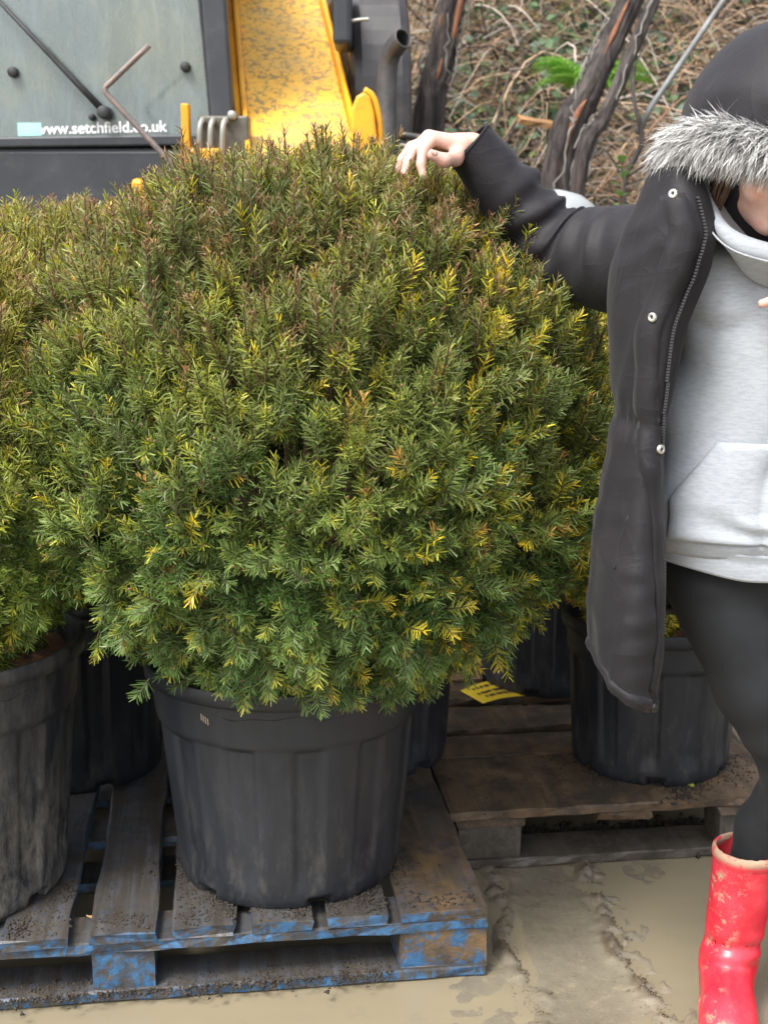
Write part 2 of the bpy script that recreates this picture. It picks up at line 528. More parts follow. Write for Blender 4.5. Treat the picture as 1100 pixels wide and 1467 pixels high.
def keep_front(V, F):
    q = V.reshape(-1, 4, 3)
    lx = (q[:, 0, 0] - 0.205) * math.cos(R(7.5)) + (q[:, 0, 1] - 2.372) * math.sin(R(7.5))
    ly = -(q[:, 0, 0] - 0.205) * math.sin(R(7.5)) + (q[:, 0, 1] - 2.372) * math.cos(R(7.5))
    ok = (lx > -1.24) & (lx < -0.01) & (ly > 0.006) & (ly < 0.99)
    on = np.zeros(len(ok), bool)
    for x0, x1 in DX: on |= (lx > x0 + 0.004) & (lx < x1 - 0.004)
    ok &= on
    q = q[ok]; n = len(q)
    F4 = np.array([(0, 1, 2), (0, 3, 1), (0, 2, 3), (1, 3, 2)])
    return q.reshape(-1, 3), (F4[None] + (np.arange(n) * 4)[:, None, None]).reshape(-1, 3)
def strip_sampler(x0, x1, y, z, sy):
    def f(r, n):
        x = r.uniform(x0, x1, n)
        return np.column_stack([x, y + 0.13 * (x - 0.2) + r.normal(0, sy, n), np.full(n, z)])
    return f
parts = [crumbs(1200, 1, ring_sampler(-0.20, 2.59, 0.1445, 0.215, 0.28), 0.001, 0.006),
         crumbs(700, 2, ring_sampler(-0.87, 2.48, 0.1445, 0.22, 0.30), 0.002, 0.007),
         crumbs(700, 5, strip_sampler(-0.9, 0.18, 2.41, 0.1445, 0.02), 0.002, 0.006)]
V = np.vstack([p[0] for p in parts])
V, F = keep_front(V, None)
o = link('soil_crumbs', mesh_np('soil_crumbs', V, F), MAT_SOIL); tag(o, 'dark spilt soil crumbs on the blue pallet boards', 'soil', kind='stuff')
V, F = crumbs(2600, 4, strip_sampler(-0.95, 0.02, 2.385, 0.0200, 0.02), 0.001, 0.007)
o = link('soil_crumbs', mesh_np('soil_crumbs', V, F), MAT_SOIL); tag(o, 'dark soil crumbs fallen on the bottom boards under the blue pallet', 'soil', kind='stuff')
parts = [crumbs(1200, 6, ring_sampler(0.66, 3.14, 0.1425, 0.18, 0.26), 0.002, 0.008), crumbs(500, 8, strip_sampler(0.19, 0.9, 2.93, 0.1425, 0.05), 0.0015, 0.006),
         crumbs(1600, 9, strip_sampler(0.30, 0.80, 2.93, 0.0, 0.04), 0.003, 0.014)]
V = np.vstack([p[0] for p in parts]); n = len(V) // 4
F4 = np.array([(0, 1, 2), (0, 3, 1), (0, 2, 3), (1, 3, 2)])
o = link('soil_crumbs', mesh_np('soil_crumbs', V, (F4[None] + (np.arange(n) * 4)[:, None, None]).reshape(-1, 3)), MAT_SOIL)
tag(o, 'dark wet soil spilt on and under the brown pallet', 'soil', kind='stuff')

# mud clods along the two wheel tracks
def track_sampler(path, sp):
    def f(r, n):
        P = spline(np.array(path), 400); q = P[r.integers(0, 400, n)] + r.normal(0, sp, (n, 2))
        ix = np.clip(np.searchsorted(gx, q[:, 0]) - 1, 0, len(gx) - 1); iy = np.clip(np.searchsorted(gy, q[:, 1]) - 1, 0, len(gy) - 1)
        return np.column_stack([q, np.maximum(Z[ix, iy], -0.004) - 0.001])
    return f
parts = [crumbs(1800, 31, track_sampler(RIDGE1, 0.016), 0.0008, 0.0045), crumbs(1800, 32, track_sampler(RIDGE2, 0.018), 0.0008, 0.0045), crumbs(500, 33, track_sampler(RIDGE2, 0.09), 0.0006, 0.0025)]
V = np.vstack([p[0] for p in parts]); n = len(V) // 4
m = NM('wet_mud_clods'); m.set(Base_Color=m.mix((0.085, 0.064, 0.040), (0.16, 0.125, 0.082), m.noise(40)), Roughness=0.35)
o = link('mud_clods', mesh_np('mud_clods', V, (F4[None] + (np.arange(n) * 4)[:, None, None]).reshape(-1, 3)), m.m)
tag(o, 'wet brown mud clods along the tracks across the flooded slab', 'mud', kind='stuff')

# ================================================================== POTTED YEWS
def pot_mat(name, scuff):
    m = NM(name)
    v = m.coord((1, 1, 1), 'Object', True)
    mp = m.n.new('ShaderNodeMapping'); mp.inputs['Scale'].default_value = (9, 9, 2.5); m.l.new(v, mp.inputs[0])
    a = m.noise(1.2, 6, 0.7, mp.outputs[0], 0.5)
    mp2 = m.n.new('ShaderNodeMapping'); mp2.inputs['Scale'].default_value = (26, 26, 9); m.l.new(v, mp2.inputs[0])
    spk = m.noise(70, 3, 0.6, v)
    c = m.mix((0.012, 0.0140, 0.0185), (0.023, 0.0258, 0.0315), m.ramp(a, [(0.35, 0), (0.7, 1)]))
    zz = m.n.new('ShaderNodeSeparateXYZ'); m.l.new(m.tc.outputs['Object'], zz.inputs[0])
    low = m.ramp(zz.outputs[2], [(0.02, 1), (0.34, 0.10 if scuff < 0.6 else 0.22)])
    sc = m.math('MULTIPLY', m.ramp(m.noise(1.0, 9, 0.8, mp2.outputs[0], 0.2), [(0.50 if scuff < 0.6 else 0.42, 0), (0.70 if scuff < 0.6 else 0.62, scuff)]), low)
    c = m.mix(c, (0.19, 0.175, 0.15) if scuff < 0.6 else (0.24, 0.22, 0.185), sc)
    c = m.mix(c, (0.30, 0.27, 0.22), m.ramp(spk, [(0.74, 0), (0.79, 0.35)]))
    m.set(Base_Color=c, Roughness=m.ramp(a, [(0.3, 0.38), (0.75, 0.62)]), Specular_IOR_Level=0.45).bump(m.noise(60, 4, 0.6, v), 0.08, 0.003)
    return m.m
MAT_POT = pot_mat('black_plastic_pot', 0.30)
MAT_POT_SCUFF = pot_mat('scuffed_black_plastic_pot', 0.75)
MAT_BARK = simple('yew_bark', (0.10, 0.055, 0.035), (0.16, 0.095, 0.06), 30, 0.85, 0.5)
MAT_COMPOST = simple('bark_compost', (0.03, 0.02, 0.013), (0.14, 0.06, 0.03), 45, 0.9, 0.8, 60)

def pot_shape(H, rt, rb, npan=12, ph=0.0):
    n = 240
    th = np.linspace(0, 2 * math.pi, n, endpoint=False)
    band = 0.034; pt = H * 0.745
    zs = sorted(set([0, 0.004, 0.012, 0.020, 0.024, 0.03] + list(np.linspace(0.04, pt - 0.012, 12)) + [pt - 0.009, pt - 0.005, pt - 0.001, pt + 0.004, pt + 0.012, pt + 0.03,
              H - band - 0.012, H - band - 0.003, H - band - 0.001, H - band + 0.002, H - band * 0.5, H - 0.006, H - 0.002, H]))
    rings = []
    sec = (th / (2 * math.pi) * npan * 2 + ph) % 2
    pan = sstep(0.04, 0.13, sec) * sstep(0.96, 0.87, sec)           # one recessed panel per pair of sectors
    rib = np.maximum(sstep(1.0, 1.06, sec) * sstep(1.98, 1.92, sec), 0)
    arch = np.where(sec < 1, 0.010 * (1 - (2 * sec - 1) ** 2), 0)
    nt = (th / (2 * math.pi) * 6 + 0.28) % 1
    notch = sstep(0.40, 0.415, nt) * sstep(0.60, 0.585, nt)
    for z in zs:
        t = z / H
        r = np.full(n, rb + (rt - 0.016 - rb) * t)
        if z < 0.02: r = r - 0.006 * (1 - z / 0.02) ** 2
        r = r - 0.0075 * pan * sstep(0.045, 0.06, z) * sstep(pt - 0.002, pt - 0.010, z - arch * 0)
        r = r + 0.0045 * sstep(pt - 0.003, pt + 0.006, z)
        r = r + 0.012 * (z >= H - band) - 0.003 * sstep(H - 0.006, H, z)
        r = r - 0.028 * notch * (z < 0.022)
        r = r + 0.0015 * np.sin(3 * th + z * 5)
        rings.append(np.column_stack([r * np.cos(th), r * np.sin(th), np.full(n, z)]))
    for z, dr in ((H - 0.002, 0.012), (H - 0.02, 0.016), (H - 0.10, 0.024)):
        r = rt - dr
        rings.append(np.column_stack([r * np.cos(th), r * np.sin(th), np.full(n, z)]))
    V, F = loft(rings, True, False)
    F.append(tuple(range(n))[::-1])
    return V, F

def needles(base, d, flat_n, K, L, nl, nw, col0, col1, r, flat, bud, stemcol):
    """arrays over S shoots: base, d (dir), K needles each.  Returns verts, tri faces, colours"""
    S = len(base)
    t = (np.arange(K)[None] + r.uniform(0, 1, (S, K))) / K
    t = 0.10 + 0.90 * t
    ref = np.where(np.abs(d[:, 2:3]) < 0.9, np.array([[0, 0, 1.0]]), np.array([[1.0, 0, 0]]))
    u = nrm(np.cross(d, ref)); w = np.cross(d, u)
    # bend the shoot slightly upward
    bend = np.array([0, 0, 1.0]) * L[:, None, None] * (t[..., None] ** 2) * 0.10
    pos = base[:, None] + d[:, None] * (L[:, None] * t)[..., None] + bend
    # two-ranked side for flat sprays, spiral for upright shoots
    fx = nrm(np.cross(d, flat_n)); fy = np.cross(fx, d)
    side = np.where(np.arange(K) % 2 == 0, 1.0, -1.0)[None]
    phi_flat = np.where(side > 0, 0.0, math.pi) + r.normal(0, 0.35, (S, K))
    phi_sp = np.arange(K)[None] * 2.4 + r.uniform(0, 6.28, (S, 1)) + r.normal(0, 0.3, (S, K))
    F_ = flat[:, None]
    per_f = np.cos(phi_flat)[..., None] * fx[:, None] + np.sin(phi_flat)[..., None] * fy[:, None]
    per_s = np.cos(phi_sp)[..., None] * u[:, None] + np.sin(phi_sp)[..., None] * w[:, None]
    per = nrm(per_f * F_[..., None] + per_s * (1 - F_[..., None]))
    al = np.radians(70 - 34 * t ** 2.2 + r.normal(0, 13, (S, K)))
    nd = d[:, None] * np.cos(al)[..., None] + per * np.sin(al)[..., None]
    ln = nl * r.uniform(0.75, 1.15, (S, K)) * (1.0 - 0.50 * t ** 3) * (0.55 + 0.45 * np.minimum(t * 5, 1))
    wd = nw * r.uniform(0.8, 1.15, (S, K))
    wdir = nrm(np.cross(nd, per * (1 - F_[..., None]) * 0.6 + d[:, None] * 0.5 + fy[:, None] * F_[..., None] + r.normal(0, 0.25, (S, K, 3))))
    nn = np.cross(wdir, nd)
    curve = nrm(d[:, None] * 0.8 + np.array([0, 0, 0.2])) * (ln * 0.16)[..., None]
    b0 = pos - wdir * (wd * 0.48)[..., None]; b1 = pos + wdir * (wd * 0.48)[..., None]
    tip = pos + nd * ln[..., None] + curve
    m0 = tip - wdir * (wd * 0.20)[..., None]; m1 = tip + wdir * (wd * 0.20)[..., None]
    V = np.stack([b0, b1, m0, m1], 2).reshape(-1, 3)
    n = S * K
    i = (np.arange(n) * 4)[:, None, None]
    T = np.array([(0, 1, 3), (0, 3, 2)])
    F = (T[None] + i).reshape(-1, 3)
    cm = np.clip(t ** 2.2 + r.normal(0, 0.10, (S, K)), 0, 1)[..., None]
    c = col0[:, None] * (1 - cm) + col1[:, None] * cm
    c = c * r.uniform(0.72, 1.28, (S, K, 1))
    C = np.repeat(c.reshape(-1, 3), 4, 0)
    # stems: thin triangular tubes
    ts = np.array([0, 0.5, 1.0])
    sp = base[:, None] + d[:, None] * (L[:, None] * ts)[..., None] + np.array([0, 0, 1.0]) * L[:, None, None] * (ts[None, :, None] ** 2) * 0.10
    ra = (np.array([0.0021, 0.0017, 0.0010]))[None, :, None]
    rings = [sp + ra * (math.cos(q) * u[:, None] + math.sin(q) * w[:, None]) for q in (0, 2.09, 4.19)]
    SV = np.stack(rings, 2).reshape(-1, 3)                            # S*3*3
    j = (np.arange(S) * 9)[:, None, None]
    q = []
    for a in (0, 1):
        for b in range(3):
            e = (b + 1) % 3
            q += [(a * 3 + b, a * 3 + e, a * 3 + 3 + e), (a * 3 + b, a * 3 + 3 + e, a * 3 + 3 + b)]
    SF = (np.array(q)[None] + j).reshape(-1, 3) + len(V)
    SCc = np.repeat(stemcol, 9, 0)
    # terminal buds: little double cones
    B = np.nonzero(bud)[0]
    tipp = sp[B, 2]; bl = r.uniform(0.003, 0.007, len(B))[:, None]; br = bl * 0.42
    dd = d[B]
    ring = [tipp + dd * bl * 0.45 + br * (math.cos(q) * u[B] + math.sin(q) * w[B]) for q in (0, 1.57, 3.14, 4.71)]
    BV = np.stack([tipp - dd * bl * 0.2] + ring + [tipp + dd * bl], 1).reshape(-1, 3)
    k = (np.arange(len(B)) * 6)[:, None, None]
    bf = []
    for a in range(4):
        e = (a + 1) % 4
        bf += [(0, 1 + e, 1 + a), (5, 1 + a, 1 + e)]
    BF = (np.array(bf)[None] + k).reshape(-1, 3) + len(V) + len(SV)
    bc = np.array([0.24, 0.125, 0.085])[None] * r.uniform(0.6, 1.35, (len(B), 1)) * np.array([[1, 1, 1]]) 
    BC = np.repeat(bc, 6, 0)
    return np.vstack([V, SV, BV]), np.vstack([F, SF, BF]), np.vstack([C, SCc, BC])

m = NM('yew_needles')
c = m.attr('Col')
m.set(Base_Color=c, Roughness=0.42, Specular_IOR_Level=0.4)
tr = m.n.new('ShaderNodeBsdfTranslucent'); 
tc = m.n.new('ShaderNodeHueSaturation'); tc.inputs['Saturation'].default_value = 1.15; tc.inputs['Value'].default_value = 1.5
m.l.new(c, tc.inputs['Color']); m.l.new(tc.outputs[0], tr.inputs['Color'])
mx = m.n.new('ShaderNodeMixShader'); mx.inputs[0].default_value = 0.25
m.l.new(m.b.outputs[0], mx.inputs[1]); m.l.new(tr.outputs[0], mx.inputs[2]); m.l.new(mx.outputs[0], m.out.inputs['Surface'])
MAT_YEW = m.m

def yew_crown(name, parent, ctr, rad, n, seed, K=28, nl=0.0235, nw=0.0028, yellow=0.05, yside=0.0, warmtop=1.0, flatlow=True, pw=2.3, inner=0.28, tint=(1, 1, 1)):
    r = np.random.default_rng(seed)
    rad = np.array(rad, float)
    ntot = int(n * (1 + inner))
    i = np.arange(ntot) + 0.5
    phi = np.arccos(1 - 2 * i / ntot); th = math.pi * (1 + 5 ** 0.5) * i
    nv = np.column_stack([np.cos(th) * np.sin(phi), np.sin(th) * np.sin(phi), np.cos(phi)])
    nv = nrm(nv + r.normal(0, 0.035, nv.shape))
    # slightly boxy ball
    k = (np.abs(nv) ** pw).sum(1) ** (-1 / pw)
    lum = 1 + 0.035 * fbm(nv * 3.1 + seed, 3, seed) + 0.028 * r.normal(0, 1, ntot).clip(-2, 2)
    deep = np.zeros(ntot); sel = r.random(ntot) < inner / (1 + inner); deep[sel] = r.uniform(0.10, 0.34, sel.sum())
    tall = r.random(ntot) < 0.05; lum = lum + tall * r.uniform(0.0, 0.07, ntot)
    # shoots gather on twigs: each belongs to a nearby twig tip, highest at its middle
    ncl = int(n / 9)
    cc = nrm(r.normal(0, 1, (ncl, 3)))
    near = np.concatenate([np.argmax(nv[q:q + 2000] @ cc.T, 1) for q in range(0, ntot, 2000)])
    nc = cc[near]; dev = nv - nc
    dist = np.linalg.norm(dev, axis=1) / math.sqrt(4 / ncl)
    lum = lum + 0.021 * r.normal(0, 1, ncl).clip(-1.6, 1.6)[near] - 0.034 * np.clip(dist, 0, 1.3) ** 2
    nv = nrm(nv - dev * 0.22)
    surf = nv * rad * (k * lum * (1 - deep))[:, None]
    surf[:, 2] *= 1 + 0.07 * sstep(-0.1, -0.6, nv[:, 2])          # skirts hang over the pot rim
    up = np.array([0, 0, 1.0])
    a = np.clip(nv[:, 2], -1, 1)
    upw = 0.20 + 0.85 * sstep(-0.55, 0.5, a)
    upw = np.where(a < -0.5, -0.40, upw)
    swirl = np.column_stack([vnoise(nv * 4 + 3, seed + 5), vnoise(nv * 4 + 9, seed + 6), vnoise(nv * 4 + 17, seed + 7)])
    cj = r.normal(0, 0.20, (ncl, 3))[near]
    d = nrm(nv * 0.72 + up * upw[:, None] + 0.22 * swirl + cj + dev / math.sqrt(4 / ncl) * 0.42 + r.normal(0, 0.17, nv.shape))
    L = r.uniform(0.045, 0.096, ntot) * np.where(a < -0.2, 0.85, 1.0) * (rad.mean() / 0.55) ** 0.3
    base = surf - d * (L * 0.80)[:, None]
    flat = np.clip(sstep(0.15, -0.45, a + r.normal(0, 0.35, ntot)), 0, 1) * 0.70 if flatlow else np.zeros(ntot)
    fn = nrm(nv * 0.9 + up * 0.7 + r.normal(0, 0.25, nv.shape))
    # colours: deep green below, olive and bronze on the upright tips above, yellow new growth in patches
    g0 = np.array([0.092, 0.145, 0.042]); g1 = np.array([0.230, 0.265, 0.064])
    cl = (0.5 + 0.5 * fbm(nv * 5 + 40, 2, seed + 2)).clip(0, 1)[:, None]
    col0 = (g0 * (1 - cl) + g1 * cl) * r.uniform(0.75, 1.25, (ntot, 1))
    top = sstep(0.0, 0.8, a)[:, None] * warmtop
    olive = np.array([0.235, 0.180, 0.075])
    col1 = col0 * 1.35 * (1 - 0.65 * top) + olive * 0.65 * top * r.uniform(0.7, 1.3, (ntot, 1))
    col0 = col0 * np.array(tint); col1 = col1 * np.array(tint)
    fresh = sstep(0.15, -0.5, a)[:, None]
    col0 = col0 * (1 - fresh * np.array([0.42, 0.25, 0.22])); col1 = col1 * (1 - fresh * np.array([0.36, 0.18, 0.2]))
    rus = (r.random(ntot) < 0.38 * sstep(0.15, 0.75, a)) & (deep == 0)
    col1[rus] = np.array([0.30, 0.165, 0.085]) * r.uniform(0.7, 1.25, (rus.sum(), 1))
    py = yellow + yside * sstep(0.05, 0.85, nv[:, 0]) * (0.6 + 0.8 * sstep(-0.2, 0.4, vnoise(nv * 6, seed + 9)))
    yy = (r.random(ntot) < py) & (deep == 0)
    lime = (r.random(ntot) < 0.20) & ~yy & ~rus & (deep == 0)
    ycol = np.array([[0.72, 0.55, 0.05]]) * r.uniform(0.7, 1.2, (ntot, 1)) + r.normal(0, 0.02, (ntot, 3)).clip(-0.02, 0.04)
    ycol[r.random(ntot) < 0.14] = (0.62, 0.34, 0.09)
    col1[yy] = ycol[yy]; col0[yy] = col0[yy] * 0.5 + ycol[yy] * 0.30 + np.array([0.02, 0.06, 0.0])
    col1[lime] = np.array([0.44, 0.43, 0.05]) * r.uniform(0.7, 1.2, (lime.sum(), 1)); col0[lime] *= 1.35
    stem = np.where((top > 0.3), np.array([[0.13, 0.075, 0.045]]), np.array([[0.09, 0.075, 0.035]])) * r.uniform(0.7, 1.3, (ntot, 1))
    bud = (r.random(ntot) < 0.45 + 0.35 * sstep(0, 0.6, a)) & (deep == 0)
    V, F, C = needles(base, d, fn, K, L, nl, nw, col0, col1, r, flat, bud, stem)
    V = V + np.array(ctr)
    me = mesh_np(name, V, F)
    at = me.color_attributes.new('Col', 'FLOAT_COLOR', 'POINT')
    at.data.foreach_set('color', np.column_stack([np.clip(C, 0.004, 0.9), np.ones(len(C))]).astype(np.float32).ravel())
    o = link(name, me, MAT_YEW, parent)
    o['kind'] = 'stuff'
    return o

def yew_wood(parent, z0, ctr, rad, n, seed):
    r = np.random.default_rng(seed)
    st = []
    for i in range(n):
        a = r.uniform(0, 6.28); e = math.acos(r.uniform(-0.35, 1))
        v = np.array([math.cos(a) * math.sin(e), math.sin(a) * math.sin(e), math.cos(e)])
        tip = np.array(ctr) + v * np.array(rad) * 0.80
        b = np.array([r.normal(0, 0.02), r.normal(0, 0.02), z0])
        mid = b * 0.55 + tip * 0.45 + np.array([0, 0, 0.02]) + v * 0.04 - np.array([v[0], v[1], 0]) * 0.10
        P = spline([b, mid, tip], 7)
        st.append(tube(P, np.linspace(0.013, 0.003, 7), 5, False))
    return ob('branches', join(*st), MAT_BARK, parent, True)

def potted_yew(label, loc, H, rt, rb, pmat, cdx, cz, rad, n, seed, rz=0.0, **kw):
    t = empty('potted_yew', loc, 0)
    tag(t, label, 'potted yew')
    p = ob('pot', pot_shape(H, rt, rb, 12, 0.0), pmat, t, True)
    p.rotation_euler = (0, 0, rz)
    th = np.linspace(0, 6.2832, 40, endpoint=False)
    rr = np.linspace(0.02, rt - 0.016, 7)
    rings = [np.column_stack([q * np.cos(th), q * np.sin(th), H - 0.055 + 0.012 * vnoise(np.column_stack([q * np.cos(th) * 22, q * np.sin(th) * 22, th * 0]), seed)]) for q in rr]
    ob('compost', loft(rings, True, False), MAT_COMPOST, t, True)
    yew_wood(t, H - 0.06, (cdx, 0, cz), rad, 26, seed)
    yew_crown('foliage', t, (cdx, 0, cz), rad, n, seed, **kw)
    return t, p

PZ = 0.1435
main, main_pot = potted_yew('large clipped yew ball in black pot with a hand resting on top', (-0.200, 2.590, PZ), 0.462, 0.288, 0.228, MAT_POT,
           0.066, 0.930, (0.545, 0.535, 0.500), 11000, 3, rz=R(96), K=29, yellow=0.030, yside=0.20)
potted_yew('yew in pale scuffed black pot on the blue pallet beside the big yew ball', (-0.880, 2.500, PZ), 0.515, 0.285, 0.225, MAT_POT_SCUFF,
           -0.02, 0.872, (0.345, 0.36, 0.425), 3600, 7, rz=R(20), K=26, tint=(1.6, 1.42, 1.1), yellow=0.05, yside=0.0)
potted_yew('yew in clean black pot behind the pale scuffed pot on the blue pallet', (-0.770, 3.110, PZ), 0.47, 0.26, 0.215, MAT_POT,
           0.02, 0.92, (0.41, 0.38, 0.43), 3000, 9, rz=R(50), K=24, tint=(1.55, 1.4, 1.1), yellow=0.05)
potted_yew('yew in black pot standing directly behind the big yew ball on the blue pallet', (-0.030, 3.170, PZ), 0.40, 0.225, 0.185, MAT_POT,
           0.0, 0.72, (0.31, 0.27, 0.34), 600, 13, K=22, nl=0.032, nw=0.005)
potted_yew('yew in shaded black pot beside the yellow tag on the brown pallet', (0.470, 3.730, PZ), 0.40, 0.225, 0.185, MAT_POT,
           0.0, 0.74, (0.32, 0.30, 0.36), 600, 17, K=22, nl=0.032, nw=0.005)
potted_yew('yew with yellowed tips in black pot behind the hanging parka', (0.668, 3.135, PZ), 0.385, 0.232, 0.192, MAT_POT,
           -0.01, 0.755, (0.345, 0.33, 0.385), 2500, 19, rz=R(10), K=26, tint=(1.3, 1.2, 1.0), yellow=0.50, yside=0.0)

# small moulded tally marks on the collar of the big pot and its neighbour
MAT_PALE = simple('pale_scratch', (0.45, 0.36, 0.28), None, rough=0.7)
def tally(parent, th0, r0, z, n):
    q = []
    for i in range(n):
        t = th0 + i * 0.019
        a = np.array([r0 * math.cos(t), r0 * math.sin(t), z - i * 0.0022])
        b = np.array([r0 * math.cos(t + 0.004), r0 * math.sin(t + 0.004), z - 0.013 - i * 0.0022])
        q.append(tube([a, (a + b) / 2, b], 0.0008, 5))
    o = ob('moulded_mark', join(*q), MAT_PALE, parent)
tally(main, R(-122), 0.2718, 0.408, 4)

# ================================================================== PERSON
m = NM('skin')
c = m.mix((0.60, 0.40, 0.32), (0.56, 0.31, 0.245), m.ramp(m.noise(28, 3), [(0.35, 0), (0.7, 1)]))
c = m.mix(c, (0.60, 0.22, 0.17), m.ramp(m.noise(55, 4, 0.6), [(0.50, 0), (0.75, 0.55)]))
m.set(Base_Color=c, Roughness=0.48, Subsurface_Weight=0.12, Subsurface_Radius=(0.01, 0.004, 0.002), Subsurface_Scale=0.3).bump(m.noise(200, 5, 0.7), 0.25, 0.0015)
MAT_SKIN = m.m
def cloth_mat(name, c1, c2, rough, weave, sheen=0.0, big=6, wb=0.15, crease=0.8):
    m = NM(name)
    m.set(Base_Color=m.mix(c1, c2, m.ramp(m.noise(big, 5, 0.65), [(0.35, 0), (0.68, 1)])), Roughness=rough, Sheen_Weight=sheen, Specular_IOR_Level=0.28)
    def ridge(sc, vec, pw):
        q = m.math('ABSOLUTE', m.math('SUBTRACT', m.math('MULTIPLY', m.noise(sc, 2, 0.5, vec, 0.6), 2.0), 1.0))
        return m.math('POWER', m.math('SUBTRACT', 1.0, q), pw)
    h = m.math('ADD', m.math('MULTIPLY', ridge(8, m.coord((1, 1, 0.45)), 7), crease * 0.55), m.math('MULTIPLY', ridge(15, m.coord((0.6, 0.6, 1.2)), 9), crease * 0.30))
    m.bump(m.math('ADD', m.math('MULTIPLY', m.noise(weave, 3, 0.6), 0.25), h), wb, 0.004)
    return m.m
MAT_PARKA = cloth_mat('black_parka_shell', (0.0095, 0.0083, 0.0102), (0.0150, 0.0132, 0.0158), 0.62, 420, 0.06, 6, 0.55)
MAT_LINING = cloth_mat('black_parka_lining', (0.012, 0.012, 0.014), (0.02, 0.02, 0.022), 0.6, 300)
MAT_LEGGING = cloth_mat('black_leggings', (0.0085, 0.0095, 0.011), (0.013, 0.0145, 0.0165), 0.75, 600, 0.03, 12, 0.12, 0.5)
m = NM('grey_marl_hoodie')
mp = m.coord((60, 60, 260))
c = m.mix((0.29, 0.315, 0.345), (0.40, 0.425, 0.455), m.ramp(m.noise(1.0, 4, 0.7, mp), [(0.3, 0), (0.7, 1)]))
m.set(Base_Color=c, Roughness=0.9, Sheen_Weight=0.2).bump(m.math('ADD', m.noise(300, 3), m.math('MULTIPLY', m.noise(16, 3), 1.2)), 0.16, 0.004)
MAT_HOODIE = m.m
MAT_HOODIN = simple('beige_hood_lining', (0.36, 0.345, 0.335), (0.43, 0.41, 0.40), 20, 0.9)
m = NM('muddy_red_rubber')
v = m.coord()
mud = m.math('MULTIPLY', m.ramp(m.noise(34, 9, 0.8, v), [(0.53, 0), (0.60, 0.9)]), m.ramp(m.noise(8, 3, 0.5, v), [(0.42, 0.1), (0.55, 1)]))
sx = m.n.new('ShaderNodeSeparateXYZ'); m.l.new(m.tc.outputs['Object'], sx.inputs[0])
amt = m.math('ADD', m.ramp(sx.outputs[0], [(0.30, 1), (0.62, 0.0)]), 0.0)
# mud clings to the outer side, the rim and the sole
g = m.n.new('ShaderNodeSeparateXYZ'); m.l.new(m.geo('Normal'), g.inputs[0])
side = m.ramp(g.outputs[0], [(0.20, 0.0), (0.45, 0.95)])
side = m.ramp(m.math('ADD', m.math('MULTIPLY', g.outputs[0], -0.5), 0.5), [(0.52, 0.12), (0.78, 1.0)])
rim = m.ramp(sx.outputs[2], [(0.312, 0), (0.320, 1)])
solez = m.ramp(sx.outputs[2], [(0.012, 0.95), (0.05, 0.0)])
f = m.math('MULTIPLY', mud, side)
f = m.math('MAXIMUM', f, m.math('MULTIPLY', m.math('MAXIMUM', rim, solez), m.ramp(m.noise(30, 5, 0.7, v), [(0.38, 0), (0.5, 0.9)])))
c = m.mix((0.54, 0.018, 0.034), (0.62, 0.05, 0.075), m.ramp(m.noise(14, 4, 0.6, v), [(0.4, 0), (0.7, 1)]))
c = m.mix(c, (0.36, 0.27, 0.18), f)
m.set(Base_Color=c, Roughness=m.ramp(f, [(0.0, 0.30), (0.6, 0.85)]), Specular_IOR_Level=0.5).bump(m.math('ADD', m.math('MULTIPLY', f, 1.0), m.math('MULTIPLY', m.noise(24, 3, 0.5, v), 0.6)), 0.35, 0.004)
MAT_BOOT = m.m
MAT_METAL = simple('snap_metal', (0.55, 0.53, 0.48), (0.7, 0.68, 0.62), 60, 0.35, metal=0.9)
MAT_HAIR = simple('brown_hair', (0.06, 0.035, 0.02), (0.10, 0.06, 0.035), 60, 0.5)

# ---- head frame: bowed forward and turned a little to her left
HC = np.array([0.598, 2.118, 1.566])
HM = np.array(Matrix.Rotation(R(10), 3, 'Z') @ Matrix.Rotation(R(24), 3, 'X'))     # columns: local axes in world; face looks along local -y
def hp(x, y, z): return HC + HM @ np.array([x, y, z])
PR = []      # (kind, args, blend)
def cap(a, b, ra, rb, k=0.015): PR.append(('c', (np.array(a, float), np.array(b, float), ra, rb), k))
def ell(c, r, k=0.02, M=None): PR.append(('e', (np.array(c, float), np.array(r, float), M), k))
# torso
ell((0.655, 2.255, 1.24), (0.145, 0.095, 0.20), 0.06)
ell((0.655, 2.255, 1.05), (0.135, 0.09, 0.16), 0.06)
ell((0.655, 2.265, 0.90), (0.150, 0.10, 0.12), 0.06)
cap((0.50, 2.265, 1.395), (0.81, 2.265, 1.395), 0.05, 0.05, 0.05)
cap((0.645, 2.25, 1.40), hp(0, 0.02, -0.06), 0.055, 0.052, 0.03)
# head
ell(hp(0, 0.022, 0.035), (0.074, 0.093, 0.085), 0.02, HM)
ell(hp(0, -0.018, -0.035), (0.060, 0.068, 0.082), 0.03, HM)
ell(hp(0, -0.060, -0.098), (0.026, 0.022, 0.018), 0.025, HM)
for s in (-1, 1):
    ell(hp(s * 0.036, -0.058, -0.038), (0.026, 0.022, 0.022), 0.018, HM)
    ell(hp(s * 0.076, 0.022, -0.005), (0.009, 0.020, 0.031), 0.006, HM)
    ell(hp(s * 0.030, -0.072, 0.004), (0.0145, 0.0125, 0.0105), 0.006, HM)
    cap(hp(s * 0.016, -0.082, 0.020), hp(s * 0.046, -0.072, 0.019), 0.006, 0.005, 0.012)
    ell(hp(s * 0.0105, -0.088, -0.036), (0.008, 0.008, 0.007), 0.006, HM)
cap(hp(0, -0.080, 0.008), hp(0, -0.097, -0.031), 0.0075, 0.0105, 0.010)
cap(hp(-0.019, -0.077, -0.065), hp(0.019, -0.077, -0.065), 0.0048, 0.0048, 0.004); cap(hp(-0.009, -0.0825, -0.0635), hp(0.009, -0.0825, -0.0635), 0.0046, 0.0046, 0.004)
